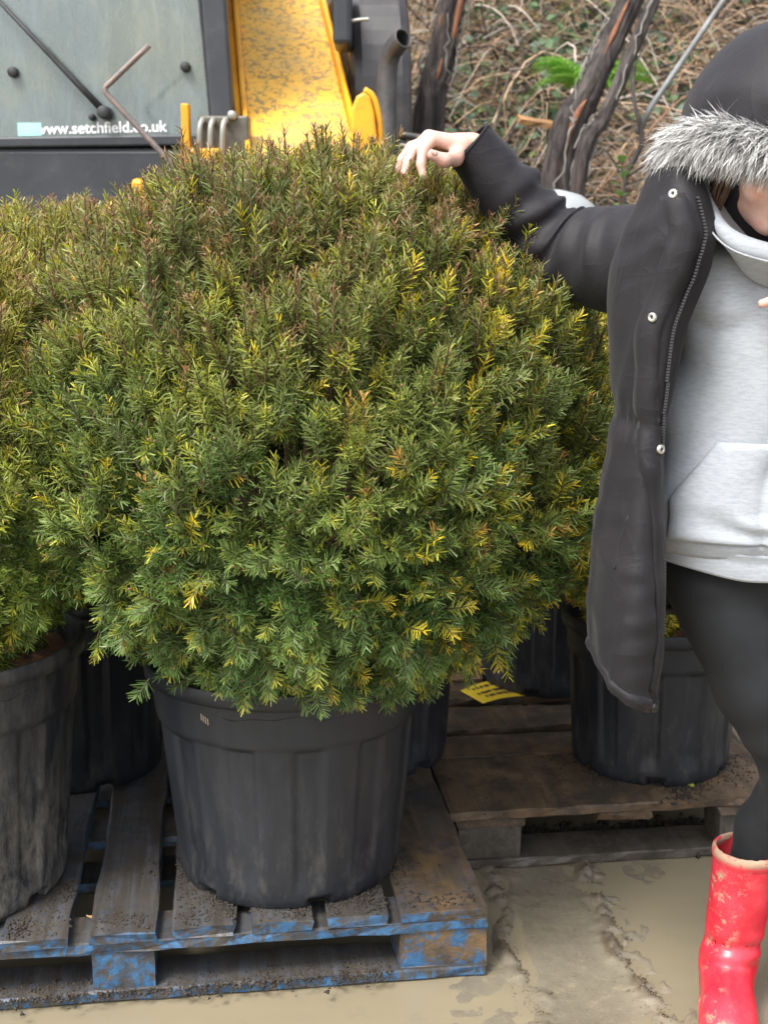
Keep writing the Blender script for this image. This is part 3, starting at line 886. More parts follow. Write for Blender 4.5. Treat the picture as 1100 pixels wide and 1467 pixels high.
cap(hp(-0.016, -0.0765, -0.0745), hp(0.016, -0.0765, -0.0745), 0.0058, 0.0058, 0.004)
# her right arm, reaching over to the yew
SH, EL, WR = (0.485, 2.27, 1.385), (0.318, 2.405, 1.405), (0.152, 2.392, 1.580)
cap((0.55, 2.265, 1.39), SH, 0.052, 0.050, 0.04); cap(SH, EL, 0.047, 0.036, 0.02); cap(EL, WR, 0.036, 0.024, 0.02)
def hand(wr, kn, fingers, thumb, tw=0.0):
    wr = np.array(wr, float); kn = [np.array(k, float) for k in kn]
    for q, k in enumerate(kn):
        s = wr + (np.mean(kn, 0) - wr) * 0.25 + (k - np.mean(kn, 0)) * 0.65
        cap(wr, s, 0.021, 0.0165, 0.012); cap(s, k, 0.0150, 0.0115, 0.011)
    for k, chain, r0 in zip(kn, fingers, (0.0098, 0.0100, 0.0094, 0.0084)):
        pts = [k] + [np.array(c, float) for c in chain]
        rr = [r0 * 1.08, r0 * 0.98, r0 * 0.88, r0 * 0.74]
        for i in range(len(pts) - 1): cap(pts[i], pts[i + 1], rr[i], rr[i + 1], 0.0035)
    pts = [np.array(c, float) for c in thumb]
    rr = [0.0140, 0.0128, 0.0112, 0.0092, 0.009]
    for i in range(len(pts) - 1): cap(pts[i], pts[i + 1], rr[i], rr[i + 1], 0.008)
hand(WR, [(0.083, 2.352, 1.594), (0.077, 2.371, 1.600), (0.080, 2.391, 1.597), (0.088, 2.409, 1.588)],
     [[(0.066, 2.333, 1.573), (0.063, 2.324, 1.551), (0.066, 2.320, 1.533)],
      [(0.053, 2.352, 1.580), (0.041, 2.342, 1.556), (0.035, 2.336, 1.537)],
      [(0.047, 2.384, 1.583), (0.031, 2.380, 1.561), (0.025, 2.377, 1.543)],
      [(0.060, 2.418, 1.573), (0.045, 2.421, 1.556), (0.039, 2.421, 1.543)]],
     [(0.136, 2.382, 1.582), (0.122, 2.346, 1.562), (0.101, 2.318, 1.557), (0.081, 2.308, 1.566)])
# her left arm, bent across the chest, fingertips just in view
SL, ELL, WL = (0.825, 2.265, 1.385), (0.905, 2.16, 1.175), (0.735, 2.030, 1.305)
cap((0.76, 2.265, 1.39), SL, 0.052, 0.050, 0.04); cap(SL, ELL, 0.047, 0.036, 0.02); cap(ELL, WL, 0.036, 0.024, 0.02)
_n0 = len(PR)
hand(WL, [(0.660, 2.008, 1.335), (0.656, 2.012, 1.316), (0.660, 2.018, 1.298), (0.668, 2.026, 1.282)],
     [[(0.618, 1.996, 1.342), (0.592, 1.994, 1.338), (0.571, 1.996, 1.332)],
      [(0.620, 1.998, 1.314), (0.604, 2.004, 1.308), (0.597, 2.014, 1.304)],
      [(0.628, 2.002, 1.292), (0.612, 2.010, 1.287), (0.607, 2.020, 1.285)],
      [(0.642, 2.012, 1.272), (0.628, 2.018, 1.268), (0.622, 2.026, 1.267)]],
     [(0.725, 2.015, 1.325), (0.697, 1.998, 1.345), (0.668, 1.990, 1.358), (0.645, 1.988, 1.362)])
for _q in range(_n0, len(PR)):      # hand sits a little further across the chest
    _k, _a, _b = PR[_q]; PR[_q] = (_k, (_a[0] + [-0.008, 0, 0.004], _a[1] + [-0.008, 0, 0.004], _a[2], _a[3]), _b)
# legs
KR, AR = (0.738, 2.190, 0.500), (0.652, 2.275, 0.110)
cap((0.585, 2.262, 0.86), KR, 0.082, 0.050, 0.05); cap(KR, (0.698, 2.260, 0.36), 0.042, 0.036, 0.02); cap((0.698, 2.260, 0.36), (0.668, 2.268, 0.20), 0.036, 0.030, 0.02); cap((0.668, 2.268, 0.20), AR, 0.030, 0.028, 0.02); cap(AR, (0.632, 2.15, 0.045), 0.030, 0.022, 0.02)
KL, AL = (0.865, 2.205, 0.490), (0.875, 2.300, 0.110)
cap((0.730, 2.262, 0.86), KL, 0.082, 0.050, 0.05); cap(KL, (0.868, 2.265, 0.34), 0.044, 0.036, 0.02); cap((0.868, 2.265, 0.34), AL, 0.036, 0.028, 0.02); cap(AL, (0.895, 2.19, 0.045), 0.030, 0.022, 0.02)

def ev(PRS, P):
    d = None
    for kind, a, k in PRS:
        q = cap_sdf(P, *a) if kind == 'c' else ell_sdf(P, a[0], a[1], a[2])
        d = q if d is None else smin(d, q, k)
    return d
def body_f(P): return ev(PR, P)
def body_cull(ctr, rad):
    c = ctr[None]
    ds = [(cap_sdf(c, *a) if kd == 'c' else ell_sdf(c, a[0], a[1], a[2]))[0] for kd, a, k in PR]
    sel = [p for p, d in zip(PR, ds) if d < rad + 0.07]
    if not sel: sel = [PR[int(np.argmin(ds))]]
    return lambda P: ev(sel, P)
V, F = snet(body_f, (0.0, 1.95, 0.0), (1.0, 2.5, 1.72), 0.0042, 10, body_cull)
PO = np.array([0.70, 2.24, 0.0])            # the person stands here
person = link('person', mesh_np('person', V - PO, F), MAT_SKIN, None, True)
person.location = PO
tag(person, 'person in black fur-hooded parka, grey hoodie and red boots touching the yew ball', 'person')
def pob(name, VF, mat, parent=None, smooth=True):
    """a piece of clothing given in world coordinates"""
    par = parent or person
    base = PO
    return ob(name, (np.asarray(VF[0]) - base, VF[1]), mat, par, smooth)
def thick(o, t, off=-1, mat2=None):
    s = o.modifiers.new('solid', 'SOLIDIFY'); s.thickness = t; s.offset = off
    if mat2:
        o.data.materials.append(mat2); s.material_offset = 1; s.material_offset_rim = 0
    return o
def sub(o, l=1):
    s = o.modifiers.new('sub', 'SUBSURF'); s.levels = l; s.render_levels = l
    return o
# finger nails of the hand on the yew
def nail(p, d, up, w=0.0052, l=0.0085):
    d = nrm(np.array(d, float)); up = nrm(np.array(up, float) - d * np.dot(up, d)); s = np.cross(d, up)
    g = []
    for i in range(5):
        row = []
        for j in range(5):
            u = (j - 2) / 2; v = (i - 2) / 2
            row.append(np.array(p) + d * v * l * (1 - 0.15 * u * u) * 0.8 + s * u * w * (1 - 0.2 * max(v, 0) ** 2) - up * (u * u) * 0.0022)
        g.append(row)
    return loft(g, False, False)
MAT_NAIL = simple('nail', (0.66, 0.36, 0.30), (0.70, 0.40, 0.33), 50, 0.3)
hn = nail((0.084, 2.3003, 1.5712), (-0.85, -0.35, 0.35), (-0.1, -0.75, 0.65))
o = pob('fingernail', hn, MAT_NAIL); thick(o, 0.0008)
o = pob('fingernail', nail((0.0325, 2.328, 1.541), (-0.25, -0.25, -0.9), (-0.75, -0.6, 0.25), 0.0048, 0.008), MAT_NAIL); thick(o, 0.0008)

# ---- leggings
LG = []
def lcap(a, b, ra, rb, k=0.022): LG.append(('c', (np.array(a, float), np.array(b, float), ra, rb), k))
LG.append(('e', (np.array((0.657, 2.265, 0.90)), np.array((0.172, 0.122, 0.14)), None), 0.03))
lcap((0.592, 2.258, 0.84), (0.668, 2.215, 0.66), 0.098, 0.084); lcap((0.668, 2.215, 0.66), KR, 0.084, 0.062); lcap(KR, (0.698, 2.258, 0.37), 0.060, 0.049); lcap((0.698, 2.258, 0.37), (0.668, 2.268, 0.2), 0.049, 0.040)
lcap((0.740, 2.262, 0.84), (0.815, 2.23, 0.66), 0.094, 0.080); lcap((0.815, 2.23, 0.66), KL, 0.080, 0.060); lcap(KL, (0.868, 2.264, 0.37), 0.060, 0.050); lcap((0.868, 2.264, 0.37), (0.872, 2.285, 0.2), 0.050, 0.040)
def leg_f(P):
    d = ev(LG, P)
    fold = np.sin((P[:, 2] - 0.35 * (P[:, 0] - 0.65)) * 55 + 3 * vnoise(P * 9, 4)) * sstep(0.25, 0.7, vnoise(P * 7 + 3, 6) + 0.3)
    near = np.exp(-((P[:, 2] - 0.50) / 0.07) ** 2) + 0.8 * np.exp(-((P[:, 2] - 0.76) / 0.05) ** 2) + 0.7 * np.exp(-((P[:, 2] - 0.36) / 0.05) ** 2)
    return d + 0.0055 * fold * near + 0.002 * vnoise(P * 16, 8)
V, F = snet(leg_f, (0.40, 2.05, 0.13), (1.0, 2.5, 1.06), 0.006, 12)
pob('leggings', (V, F), MAT_LEGGING)

# ---- rubber boots
def boot(name, ankle, toe, top, topr, label=None):
    A = np.array(ankle, float); T = np.array(toe, float); TP = np.array(top, float)
    f2 = nrm(T[:2] - A[:2]); sd = np.array([-f2[1], f2[0]])
    def f(P):
        u = (P[:, :2] - A[:2]) @ f2; w = (P[:, :2] - A[:2]) @ sd; z = P[:, 2]
        shaft = cap_sdf(P, A + [0, 0, 0.05], TP + (TP - A) * 0.25, 0.047, topr)
        heel = ell_sdf(np.column_stack([u, w, z]), (-0.005, 0, 0.05), (0.058, 0.041, 0.062))
        foot = ell_sdf(np.column_stack([u, w, z]), (0.085, 0, 0.034), (0.105, 0.045 , 0.050))
        toe_ = ell_sdf(np.column_stack([u, w, z]), (0.140, 0.002, 0.040), (0.058, 0.047, 0.046))
        instep = cap_sdf(np.column_stack([u, w, z]), (0.01, 0, 0.10), (0.12, 0, 0.045), 0.043, 0.040)
        d = smin(smin(smin(shaft, heel, 0.03), smin(foot, toe_, 0.03), 0.03), instep, 0.03)
        d = d + 0.003 * np.sin((z - 0.25 * u) * 150) * np.exp(-((z - 0.135) / 0.035) ** 2) * sstep(-0.02, 0.03, u) + 0.002 * vnoise(P * 22, 4)
        rimd = np.abs(z - (TP[2] - 0.012)) - 0.010
        d = d - 0.0028 * sstep(0.003, -0.003, rimd)
        # welt of the sole
        sole = np.maximum(ell_sdf(np.column_stack([u, w, z * 0]), (0.065, 0, 0), (0.142, 0.052 , 1.0)), np.abs(z - 0.012) - 0.012)
        d = smin(d, sole, 0.004)
        inner = shaft + 0.0068
        d = np.maximum(d, -np.maximum(inner, 0.10 - z))
        d = np.maximum(d, z - TP[2]); d = np.maximum(d, -z)
        return d
    lo = np.minimum(np.minimum(A, T), TP) - [0.12, 0.12, 0]; lo[2] = -0.006
    hi = np.maximum(np.maximum(A, T), TP) + [0.12, 0.12, 0.02]
    V, F = snet(f, lo, hi, 0.0042, 12)
    o = pob(name, (V, F), MAT_BOOT)
    return o
boot('boot', (0.648, 2.272, 0.0), (0.612, 2.10, 0.0), (0.672, 2.262, 0.330), 0.067)
boot('boot', (0.876, 2.302, 0.0), (0.91, 2.13, 0.0), (0.870, 2.278, 0.330), 0.067)

# ---- grey hoodie: torso sheet, ribbed hem, kangaroo pocket, slumped hood
def hood_pt(th, z):
    """th: angle, -pi/2 = front"""
    th = np.asarray(th, float); z = np.asarray(z, float)
    zk = np.array([0.86, 0.90, 0.93, 1.00, 1.10, 1.22, 1.32, 1.40, 1.45, 1.48])
    ax = np.interp(z, zk, [0.178, 0.184, 0.200, 0.198, 0.186, 0.184, 0.188, 0.176, 0.11, 0.075])
    ay = np.interp(z, zk, [0.128, 0.132, 0.148, 0.148, 0.140, 0.145, 0.152, 0.142, 0.105, 0.075])
    cx = np.interp(z, zk, [0.657, 0.657, 0.656, 0.655, 0.655, 0.655, 0.652, 0.648, 0.644, 0.640])
    cy = np.interp(z, zk, [2.262, 2.262, 2.260, 2.256, 2.252, 2.250, 2.250, 2.252, 2.245, 2.235])
    p = np.stack([cx + ax * np.sign(np.cos(th)) * np.abs(np.cos(th)) ** 0.86, cy + ay * np.sign(np.sin(th)) * np.abs(np.sin(th)) ** 0.86, z], -1)
    n = np.stack([np.cos(th), np.sin(th), th * 0], -1)
    w = 0.022 * vnoise(p * [7, 7, 5] + 3, 31) - 0.010 * (1 - np.abs(vnoise(p * [6, 6, 7] + [0, 0, 2.3] + p[..., :1] * 6, 35))) ** 6 + 0.012 * np.sin((p[..., 2] * 1.0 + 0.9 * (p[..., 0] - 0.5)) * 34 + 4 * vnoise(p * 5, 3)) * sstep(0.0, 0.6, vnoise(p * 4.3 + 8, 33) + 0.25)
    w = w + 0.010 * np.sin((p[..., 0] - 0.35 * p[..., 2]) * 42) * np.exp(-((z - 1.04) / 0.09) ** 2) * 0.35
    # folds above the hem
    w = w + 0.006 * np.sin(z * 90 + 5 * vnoise(p * 8, 5)) * np.exp(-((z - 0.955) / 0.03) ** 2)
    return p + n * (w * sstep(0.87, 0.93, z))[..., None]
TH = np.linspace(-math.pi, math.pi, 96, endpoint=False)
ZH = np.concatenate([np.linspace(0.905, 1.38, 70), np.linspace(1.39, 1.475, 12)])
rings = hood_pt(*np.meshgrid(TH, ZH)).reshape(len(ZH), len(TH), 3)
hoodie = pob('hoodie', loft(rings, True, False), MAT_HOODIE); thick(hoodie, 0.004)
ZB = np.linspace(0.868, 0.915, 12)
rings = hood_pt(*np.meshgrid(TH, ZB)).reshape(len(ZB), len(TH), 3)
rings[..., :2] += (rings[..., :2] - np.array([0.657, 2.26])) * (0.010 * np.sin(np.linspace(0, math.pi, 12)) + 0.012)[:, None, None]
rings[..., 2] += 0.018 * sstep(0.62, 0.48, rings[..., 0])
o = ob('ribbed_hem', (loft(rings, True, False)[0] - PO, loft(rings, True, False)[1]), MAT_HOODIE, hoodie, True); thick(o, 0.006)
# pocket patch on the front
pt = []
zp = np.linspace(0.935, 1.105, 40)
for z in zp:
    h = 0.175 if z < 1.00 else 0.175 - 0.060 * ((z - 1.00) / 0.105) ** 1.3
    xs = np.linspace(-h, h, 44)
    s = np.clip(xs / 0.200, -0.999, 0.999)
    th = np.arcsin(s) - math.pi / 2
    p = hood_pt(th, np.full_like(th, z))
    n = np.stack([np.cos(th), np.sin(th), th * 0], -1)
    edge = np.minimum(np.minimum((h - np.abs(xs)) / 0.012, (z - 0.933) / 0.012), (1.107 - z) / 0.012).clip(0, 1)
    p = p + n * (0.002 + 0.010 * np.sqrt(edge))[:, None]
    pt.append(p)
V, F = loft(pt, False, False)
o = ob('pocket', (V - PO, F), MAT_HOODIE, hoodie, True); thick(o, 0.004)
# slumped hood round the neck: a thick rolled rim with a lining falling in to the neck
rimp = [(0.520, 2.190, 1.535), (0.508, 2.125, 1.510), (0.506, 2.080, 1.470), (0.530, 2.052, 1.432), (0.575, 2.040, 1.412), (0.630, 2.036, 1.404),
        (0.690, 2.042, 1.412), (0.735, 2.060, 1.432), (0.758, 2.095, 1.470), (0.758, 2.140, 1.510), (0.748, 2.20, 1.535)]
rimp = [(x, y + 0.022, z) for x, y, z in rimp]
RP = spline(rimp, 60)
neck = np.array([0.636, 2.205, 1.43])
rings = []
out = nrm((RP - neck) * [1, 1, 0.2])
upv = np.array([0, 0, 1.0])
sec = [(-0.140, 0.045), (-0.100, -0.005), (-0.055, -0.022), (-0.018, 0.002), (-0.006, 0.015), (0.006, 0.016), (0.014, 0.008), (0.014, -0.006), (0.008, -0.016), (-0.004, -0.024), (-0.026, -0.036), (-0.060, -0.060)]
for a, b in sec:
    q = RP + out * a + upv * b
    rings.append(q)
V, F = loft(np.array(rings).transpose(1, 0, 2), False, False)
hm = mesh_np('hood', V - PO, [f[::-1] for f in F])
o = link('hood', hm, MAT_HOODIE, hoodie, True)
hm.materials.append(MAT_HOODIN)
ns = len(sec) - 1
for q, pl in enumerate(hm.polygons):
    if q % ns < 3: pl.material_index = 1
thick(o, 0.004, 1); sub(o)
# raised seam line on the hood rim
SEAM = RP + out * 0.0175 + upv * (-0.012)
o = ob('seam', (lambda t: (t[0] - PO, t[1]))(tube(SEAM[4:-4], 0.0016, 5)), MAT_HOODIE, hoodie, True)
def sleeve_tube(path, radii, n, seed, amp, cuff_open=True, sides=44, twist=0.0):
    P = spline(path, n); r = spline(np.array(radii)[:, None], n)[:, 0]
    T, N, B = frames(P)
    a = np.linspace(0, 2 * math.pi, sides, endpoint=False)
    dirs = np.cos(a)[None, :, None] * N[:, None] + np.sin(a)[None, :, None] * B[:, None]
    s = np.concatenate([[0], np.cumsum(np.linalg.norm(np.diff(P, axis=0), axis=1))])
    q = P[:, None] + dirs * r[:, None, None]
    S = np.broadcast_to(s[:, None], q.shape[:2])
    L = s[-1]
    w = 0.5 * vnoise(q * 16, seed) + 0.8 * np.sin(S * 210 + 3 * np.sin(a)[None] + 6 * vnoise(q * 9, seed + 5)) * sstep(0.0, 0.5, vnoise(q * 10 + 2, seed + 6)) + 1.2 * np.sin(S * 95 + 2.2 * np.cos(a)[None] + 5 * vnoise(q * 8, seed + 1)) * sstep(0.0, 0.55, vnoise(q * 7 + 5, seed + 2) + 0.15)
    return q + dirs * (amp * w * sstep(0, 0.03, L - S))[..., None], P, T

# ---- parka body: one sheet from the zip edge round the back to the other edge
#      z : zip edge E, bulge M, outer side L, back B, far side Rr, far front G
LV = [
 (1.535, (0.478, 2.100), (0.445, 2.105), (0.425, 2.165), (0.645, 2.330), (0.860, 2.165), (0.815, 2.100)),
 (1.490, (0.497, 2.088), (0.445, 2.085), (0.415, 2.180), (0.650, 2.350), (0.885, 2.180), (0.800, 2.088)),
 (1.440, (0.510, 2.082), (0.440, 2.075), (0.395, 2.200), (0.655, 2.375), (0.915, 2.200), (0.795, 2.085)),
 (1.380, (0.500, 2.080), (0.430, 2.070), (0.380, 2.205), (0.655, 2.390), (0.930, 2.200), (0.810, 2.082)),
 (1.300, (0.470, 2.082), (0.420, 2.068), (0.382, 2.190), (0.655, 2.395), (0.930, 2.195), (0.835, 2.082)),
 (1.190, (0.452, 2.086), (0.418, 2.070), (0.386, 2.180), (0.655, 2.392), (0.925, 2.190), (0.850, 2.086)),
 (1.140, (0.443, 2.088), (0.420, 2.074), (0.402, 2.175), (0.655, 2.385), (0.912, 2.185), (0.855, 2.088)),
 (1.070, (0.438, 2.085), (0.410, 2.066), (0.382, 2.175), (0.655, 2.395), (0.935, 2.180), (0.860, 2.085)),
 (0.970, (0.446, 2.085), (0.405, 2.055), (0.368, 2.172), (0.655, 2.410), (0.955, 2.180), (0.865, 2.085)),
 (0.860, (0.450, 2.085), (0.402, 2.048), (0.358, 2.168), (0.655, 2.425), (0.970, 2.180), (0.870, 2.085)),
 (0.750, (0.452, 2.085), (0.400, 2.040), (0.355, 2.165), (0.655, 2.435), (0.985, 2.180), (0.875, 2.085)),
 (0.640, (0.444, 2.080), (0.400, 2.038), (0.357, 2.165), (0.655, 2.440), (0.990, 2.180), (0.875, 2.080)),
]
LV = LV[::-1]
zl = np.array([l[0] for l in LV])
def ringpts(l):
    E, Mi, Lx, Bk, Rx, G = [np.array(q) for q in l[1:]]
    return np.array([E, Mi, Lx, Lx * 0.62 + np.array([Bk[0] - 0.06, Bk[1] + 0.03]) * 0.38 + [0, 0.02], Bk, Rx * 0.62 + np.array([Bk[0] + 0.06, Bk[1] + 0.03]) * 0.38 + [0, 0.02], Rx, G * 0.7 + Rx * 0.3 + [0, -0.05], G])
CP = np.array([ringpts(l) for l in LV])                     # levels, 9 , 2
NZ, NS = 110, 150
zz = np.linspace(zl[0], zl[-1], NZ)
CPz = np.stack([np.stack([np.interp(zz, zl, CP[:, i, k]) for k in (0, 1)], -1) for i in range(9)], 1)
# smooth levels a little
ker = np.array([1, 2, 3, 2, 1]) / 9.0
pad = np.concatenate([CPz[:1].repeat(2, 0), CPz, CPz[-1:].repeat(2, 0)])
CPz = sum(ker[q] * pad[q:q + NZ] for q in range(5))
COAT = np.zeros((NZ, NS, 3))
for i in range(NZ):
    c2 = spline(CPz[i], 400)
    s = np.concatenate([[0], np.cumsum(np.linalg.norm(np.diff(c2, axis=0), axis=1))]); s /= s[-1]
    u = np.linspace(0, 1, NS) 
    u = u + 0.10 * np.sin(2 * math.pi * u) / (2 * math.pi) * -1.0
    COAT[i, :, 0] = np.interp(u, s, c2[:, 0]); COAT[i, :, 1] = np.interp(u, s, c2[:, 1]); COAT[i, :, 2] = zz[i]
# uneven hem: lowest at the zip corner, higher at the outer side
U = np.linspace(0, 1, NS)
hem = 0.664 + 0.085 * sstep(0.0, 0.16, U) - 0.02 * sstep(0.3, 0.5, U) - 0.06 * sstep(0.85, 1, U)
tz = (COAT[..., 2] - zl[0]) / (zl[-1] - zl[0])
COAT[..., 2] += (hem[None] - zl[0]) * (1 - tz) ** 3
ntan = nrm(np.gradient(COAT, axis=1)); nver = nrm(np.gradient(COAT, axis=0))
NRM = nrm(np.cross(nver, ntan))
p = COAT
w = 0.007 * np.sin(p[..., 0] * 60 + 4 * vnoise(p * [5, 5, 1.5], 41)) * sstep(1.12, 0.9, p[..., 2]) * (0.55 + 0.45 * vnoise(p * 3, 42))
w = w + 0.005 * np.sin(U[None] * 330 + 4 * vnoise(p * 7, 43)) * np.exp(-((p[..., 2] - 1.135) / 0.030) ** 2)       # drawstring gathers
w = w + 0.0015 * np.sin((p[..., 2] - 0.6 * p[..., 0]) * 130 + 5 * vnoise(p * 8, 47)) * sstep(0.0, 0.5, vnoise(p * 8 + 4, 48)) + 0.008 * vnoise(p * [13, 13, 2.6], 44) - 0.006 * (1 - np.abs(vnoise(p * [11, 11, 4.5] + 7, 46))) ** 7 - 0.005 * (1 - np.abs(vnoise(p * [7, 7, 9] + 31, 49))) ** 9
w = w * sstep(0.0, 0.04, U)[None] * sstep(0.0, 0.04, 1 - U)[None]
COAT = COAT - NRM * w[..., None] * np.sign((NRM * (p - np.array([0.655, 2.25, 0]) * [1, 1, 0] - p * [0, 0, 1])).sum(-1).mean())
V, F = loft(COAT, False, False)
parka = pob('parka', (V, [f[::-1] for f in F]), MAT_PARKA); thick(parka, 0.012, 0, MAT_LINING)
def cpt(i, j): return COAT[int(np.clip(i, 0, NZ - 1)), int(np.clip(j, 0, NS - 1))]
def coat_at(z, off, lift=0.0):
    """point on the parka's near panel at height z, distance off in from the zip edge"""
    colz = COAT[:, 0, 2]
    fi = float(np.interp(z, colz, np.arange(NZ))); i = min(int(fi), NZ - 2); fr = fi - i
    row = COAT[i] * (1 - fr) + COAT[i + 1] * fr; s = np.concatenate([[0], np.cumsum(np.linalg.norm(np.diff(row, axis=0), axis=1))])
    q = np.array([np.interp(off, s, row[:, k]) for k in range(3)])
    j = int(np.searchsorted(s, off)); n = nrm(NRM[i, min(j, NS - 1)] * (1 - fr) + NRM[i + 1, min(j, NS - 1)] * fr)
    if n[1] > 0: n = -n
    return q + n * lift, n
# storm flap strip, zip and snaps along the front edge
fl = []
for z in np.linspace(0.70, 1.49, 80):
    sh = 0.0
    o0 = 0.010 + 0.035 * sstep(1.02, 1.30, z); o1 = o0 + 0.028 + 0.008 * sstep(1.02, 1.3, z)
    row = [coat_at(z, o0, 0.003)[0]] + [coat_at(z, o0 + (o1 - o0) * t, 0.0105 + 0.0015 * math.sin(z * 60))[0] for t in (0.06, 0.3, 0.6, 0.94)] + [coat_at(z, o1, 0.004)[0]]
    fl.append(row)
V, F = loft(fl, False, False)
o = ob('storm_flap', (V - PO, F), MAT_PARKA, parka, True); thick(o, 0.003)
# stitched hem roll
hr = []
for z0 in range(0, 1): pass
HP = np.array([COAT[2, j] for j in range(0, NS)])
o = ob('hem_roll', (lambda t: (t[0] - PO, t[1]))(tube(HP, 0.011, 8, True, 1.0)), MAT_PARKA, parka, True)
# zip teeth
teeth = []
for z in np.arange(0.80, 1.49, 0.0046):
    off = 0.004 + 0.028 * float(sstep(1.02, 1.3, z))
    q, n = coat_at(z, off, 0.0095)
    teeth.append((q, n))
tv = []
for q, n in teeth:
    b = box(-0.0024, 0.0024, -0.003, 0.003, -0.0015, 0.0015)
    tv.append((b[0] + q, b[1]))
MAT_ZIP = simple('zip_grey', (0.045, 0.045, 0.048), None, rough=0.4)
ob('zip', (lambda t: (t[0] - PO, t[1]))(join(*tv)), MAT_ZIP, parka)
sd, sf = lathe([(0.0, 0.0035), (0.0028, 0.0035), (0.0034, 0.0048), (0.0062, 0.0048), (0.0076, 0.003), (0.0078, 0.0)], 20)
MAT_BLACKSNAP = simple('black_snap', (0.012, 0.012, 0.013), None, rough=0.25)
for z, off, mt in ((1.49, 0.058, MAT_METAL), (1.31, 0.058, MAT_METAL), (1.105, 0.022, MAT_METAL), (0.675, 0.020, MAT_BLACKSNAP)):
    q, n = coat_at(z, off, 0.0125 if z > 0.7 else 0.010)
    s = ob('snap_button', (sd * (1.15 if z < 0.7 else 1.0), sf), mt, parka, True)
    if mt is MAT_METAL:
        s.data.materials.append(MAT_BLACKSNAP)
        for k_, pl in enumerate(s.data.polygons):
            if k_ < 20: pl.material_index = 1
    s.location = q - PO; s.rotation_euler = Vector(n).to_track_quat('Z', 'Y').to_euler()
# slanted hand pocket welt on the near panel
wl_ = [coat_at(0.99 - 0.10 * t, 0.075 + 0.04 * t, 0.0045)[0] for t in np.linspace(0, 1, 10)]
o = ob('pocket_welt', (lambda t: (t[0] - PO, t[1]))(tube(wl_, 0.0035, 6)), MAT_PARKA, parka, True)

# ---- sleeves
rg, PP, TT = sleeve_tube([(0.520, 2.245, 1.390), (0.455, 2.262, 1.392), (0.395, 2.318, 1.392), (0.330, 2.390, 1.405), (0.272, 2.410, 1.446), (0.205, 2.402, 1.522), (0.160, 2.394, 1.576), (0.146, 2.392, 1.590)],
                         [0.098, 0.096, 0.090, 0.076, 0.064, 0.056, 0.048, 0.046], 110, 51, 0.0050)
s = pob('sleeve', loft(rg, True, False), MAT_PARKA, parka); thick(s, 0.006, -1, MAT_LINING)
hp_ = rg[-3]; o = pob('cuff_seam', tube(np.vstack([rg[-5], rg[-5][:1]]), 0.0022, 5), MAT_PARKA, parka)
rg, PP, TT = sleeve_tube([(0.790, 2.245, 1.390), (0.855, 2.255, 1.370), (0.905, 2.215, 1.275), (0.912, 2.140, 1.180), (0.850, 2.085, 1.215), (0.765, 2.048, 1.290), (0.745, 2.040, 1.305)],
                         [0.098, 0.092, 0.074, 0.066, 0.055, 0.048, 0.047], 80, 57, 0.0050)
s = pob('sleeve', loft(rg, True, False), MAT_PARKA, parka); thick(s, 0.006, -1, MAT_LINING)

# ---- parka hood: padded shell, open to the front below the fur brim
HO = np.array([0.630, 2.195, 1.598])
def hood_f(P):
    sh = ell_sdf(P, HO, (0.150, 0.186, 0.165))
    nk = cap_sdf(P, (0.640, 2.26, 1.56), (0.645, 2.285, 1.42), 0.13, 0.15)
    d = smin(sh, nk, 0.06)
    d = d + 0.004 * vnoise(P * [8, 8, 14], 61) + 0.005 * np.sin(P[:, 2] * 75 + 22 * (P[:, 0] - 0.6) + 4 * vnoise(P * 6, 62)) * sstep(0, 0.5, vnoise(P * 5 + 2, 63) + 0.2)
    inner = smin(ell_sdf(P, HO, (0.138, 0.174, 0.153)), cap_sdf(P, (0.640, 2.26, 1.56), (0.645, 2.285, 1.38), 0.112, 0.132), 0.06)
    d = np.maximum(d, -inner)
    # face opening: everything in front of and below the brim plane
    n = nrm(np.array([0.0, -0.80, -0.60]))
    br = (P - np.array([0.63, 2.022, 1.580])) @ n
    d = smax(d, br, 0.012)
    return np.maximum(d, 1.40 - P[:, 2])
V, F = snet(hood_f, (0.40, 1.95, 1.36), (0.88, 2.50, 1.80), 0.0058, 12)
hood = pob('parka_hood', (V, F), MAT_PARKA, parka)

# ---- fur trim on the brim: a dense coat of tapering hairs on a core roll
brim = [(0.470, 2.185, 1.520), (0.458, 2.140, 1.562), (0.478, 2.092, 1.578), (0.520, 2.058, 1.574), (0.575, 2.034, 1.562), (0.635, 2.024, 1.552), (0.695, 2.034, 1.558), (0.745, 2.060, 1.572), (0.786, 2.095, 1.578), (0.804, 2.142, 1.562), (0.792, 2.185, 1.520)]
BP = spline(brim, 120)
m = NM('grey_faux_fur')
m.set(Base_Color=m.attr('Col'), Roughness=0.6, Sheen_Weight=0.2)
MAT_FUR = m.m
core = tube(BP, 0.022, 12)
r = np.random.default_rng(77)
nf = 26000
ti = r.integers(0, 119, nf); tf = r.random(nf)[:, None]
c0 = BP[ti] * (1 - tf) + BP[ti + 1] * tf
T, N, B = frames(BP)
an = r.uniform(0, 6.283, nf)
dr = np.cos(an)[:, None] * N[ti] + np.sin(an)[:, None] * B[ti]
root = c0 + dr * 0.018
frac = (ti / 119.0)[:, None]
away = nrm((c0 - np.array([0.63, 2.16, 1.60])) * [1.0, 1.0, 0.3])
flow = nrm(dr * 0.70 + away * 0.35 + np.array([0, -0.10, -0.35]) + T[ti] * np.where(frac < 0.5, -0.55, 0.55) + 0.35 * np.column_stack([vnoise(c0 * 40 + dr * 3, 71), vnoise(c0 * 40 + dr * 3, 72), vnoise(c0 * 40 + dr * 3, 73)]) + r.normal(0, 0.09, (nf, 3)))
ln = r.uniform(0.020, 0.056, nf)[:, None]
sag = np.array([0, 0, -1.0])
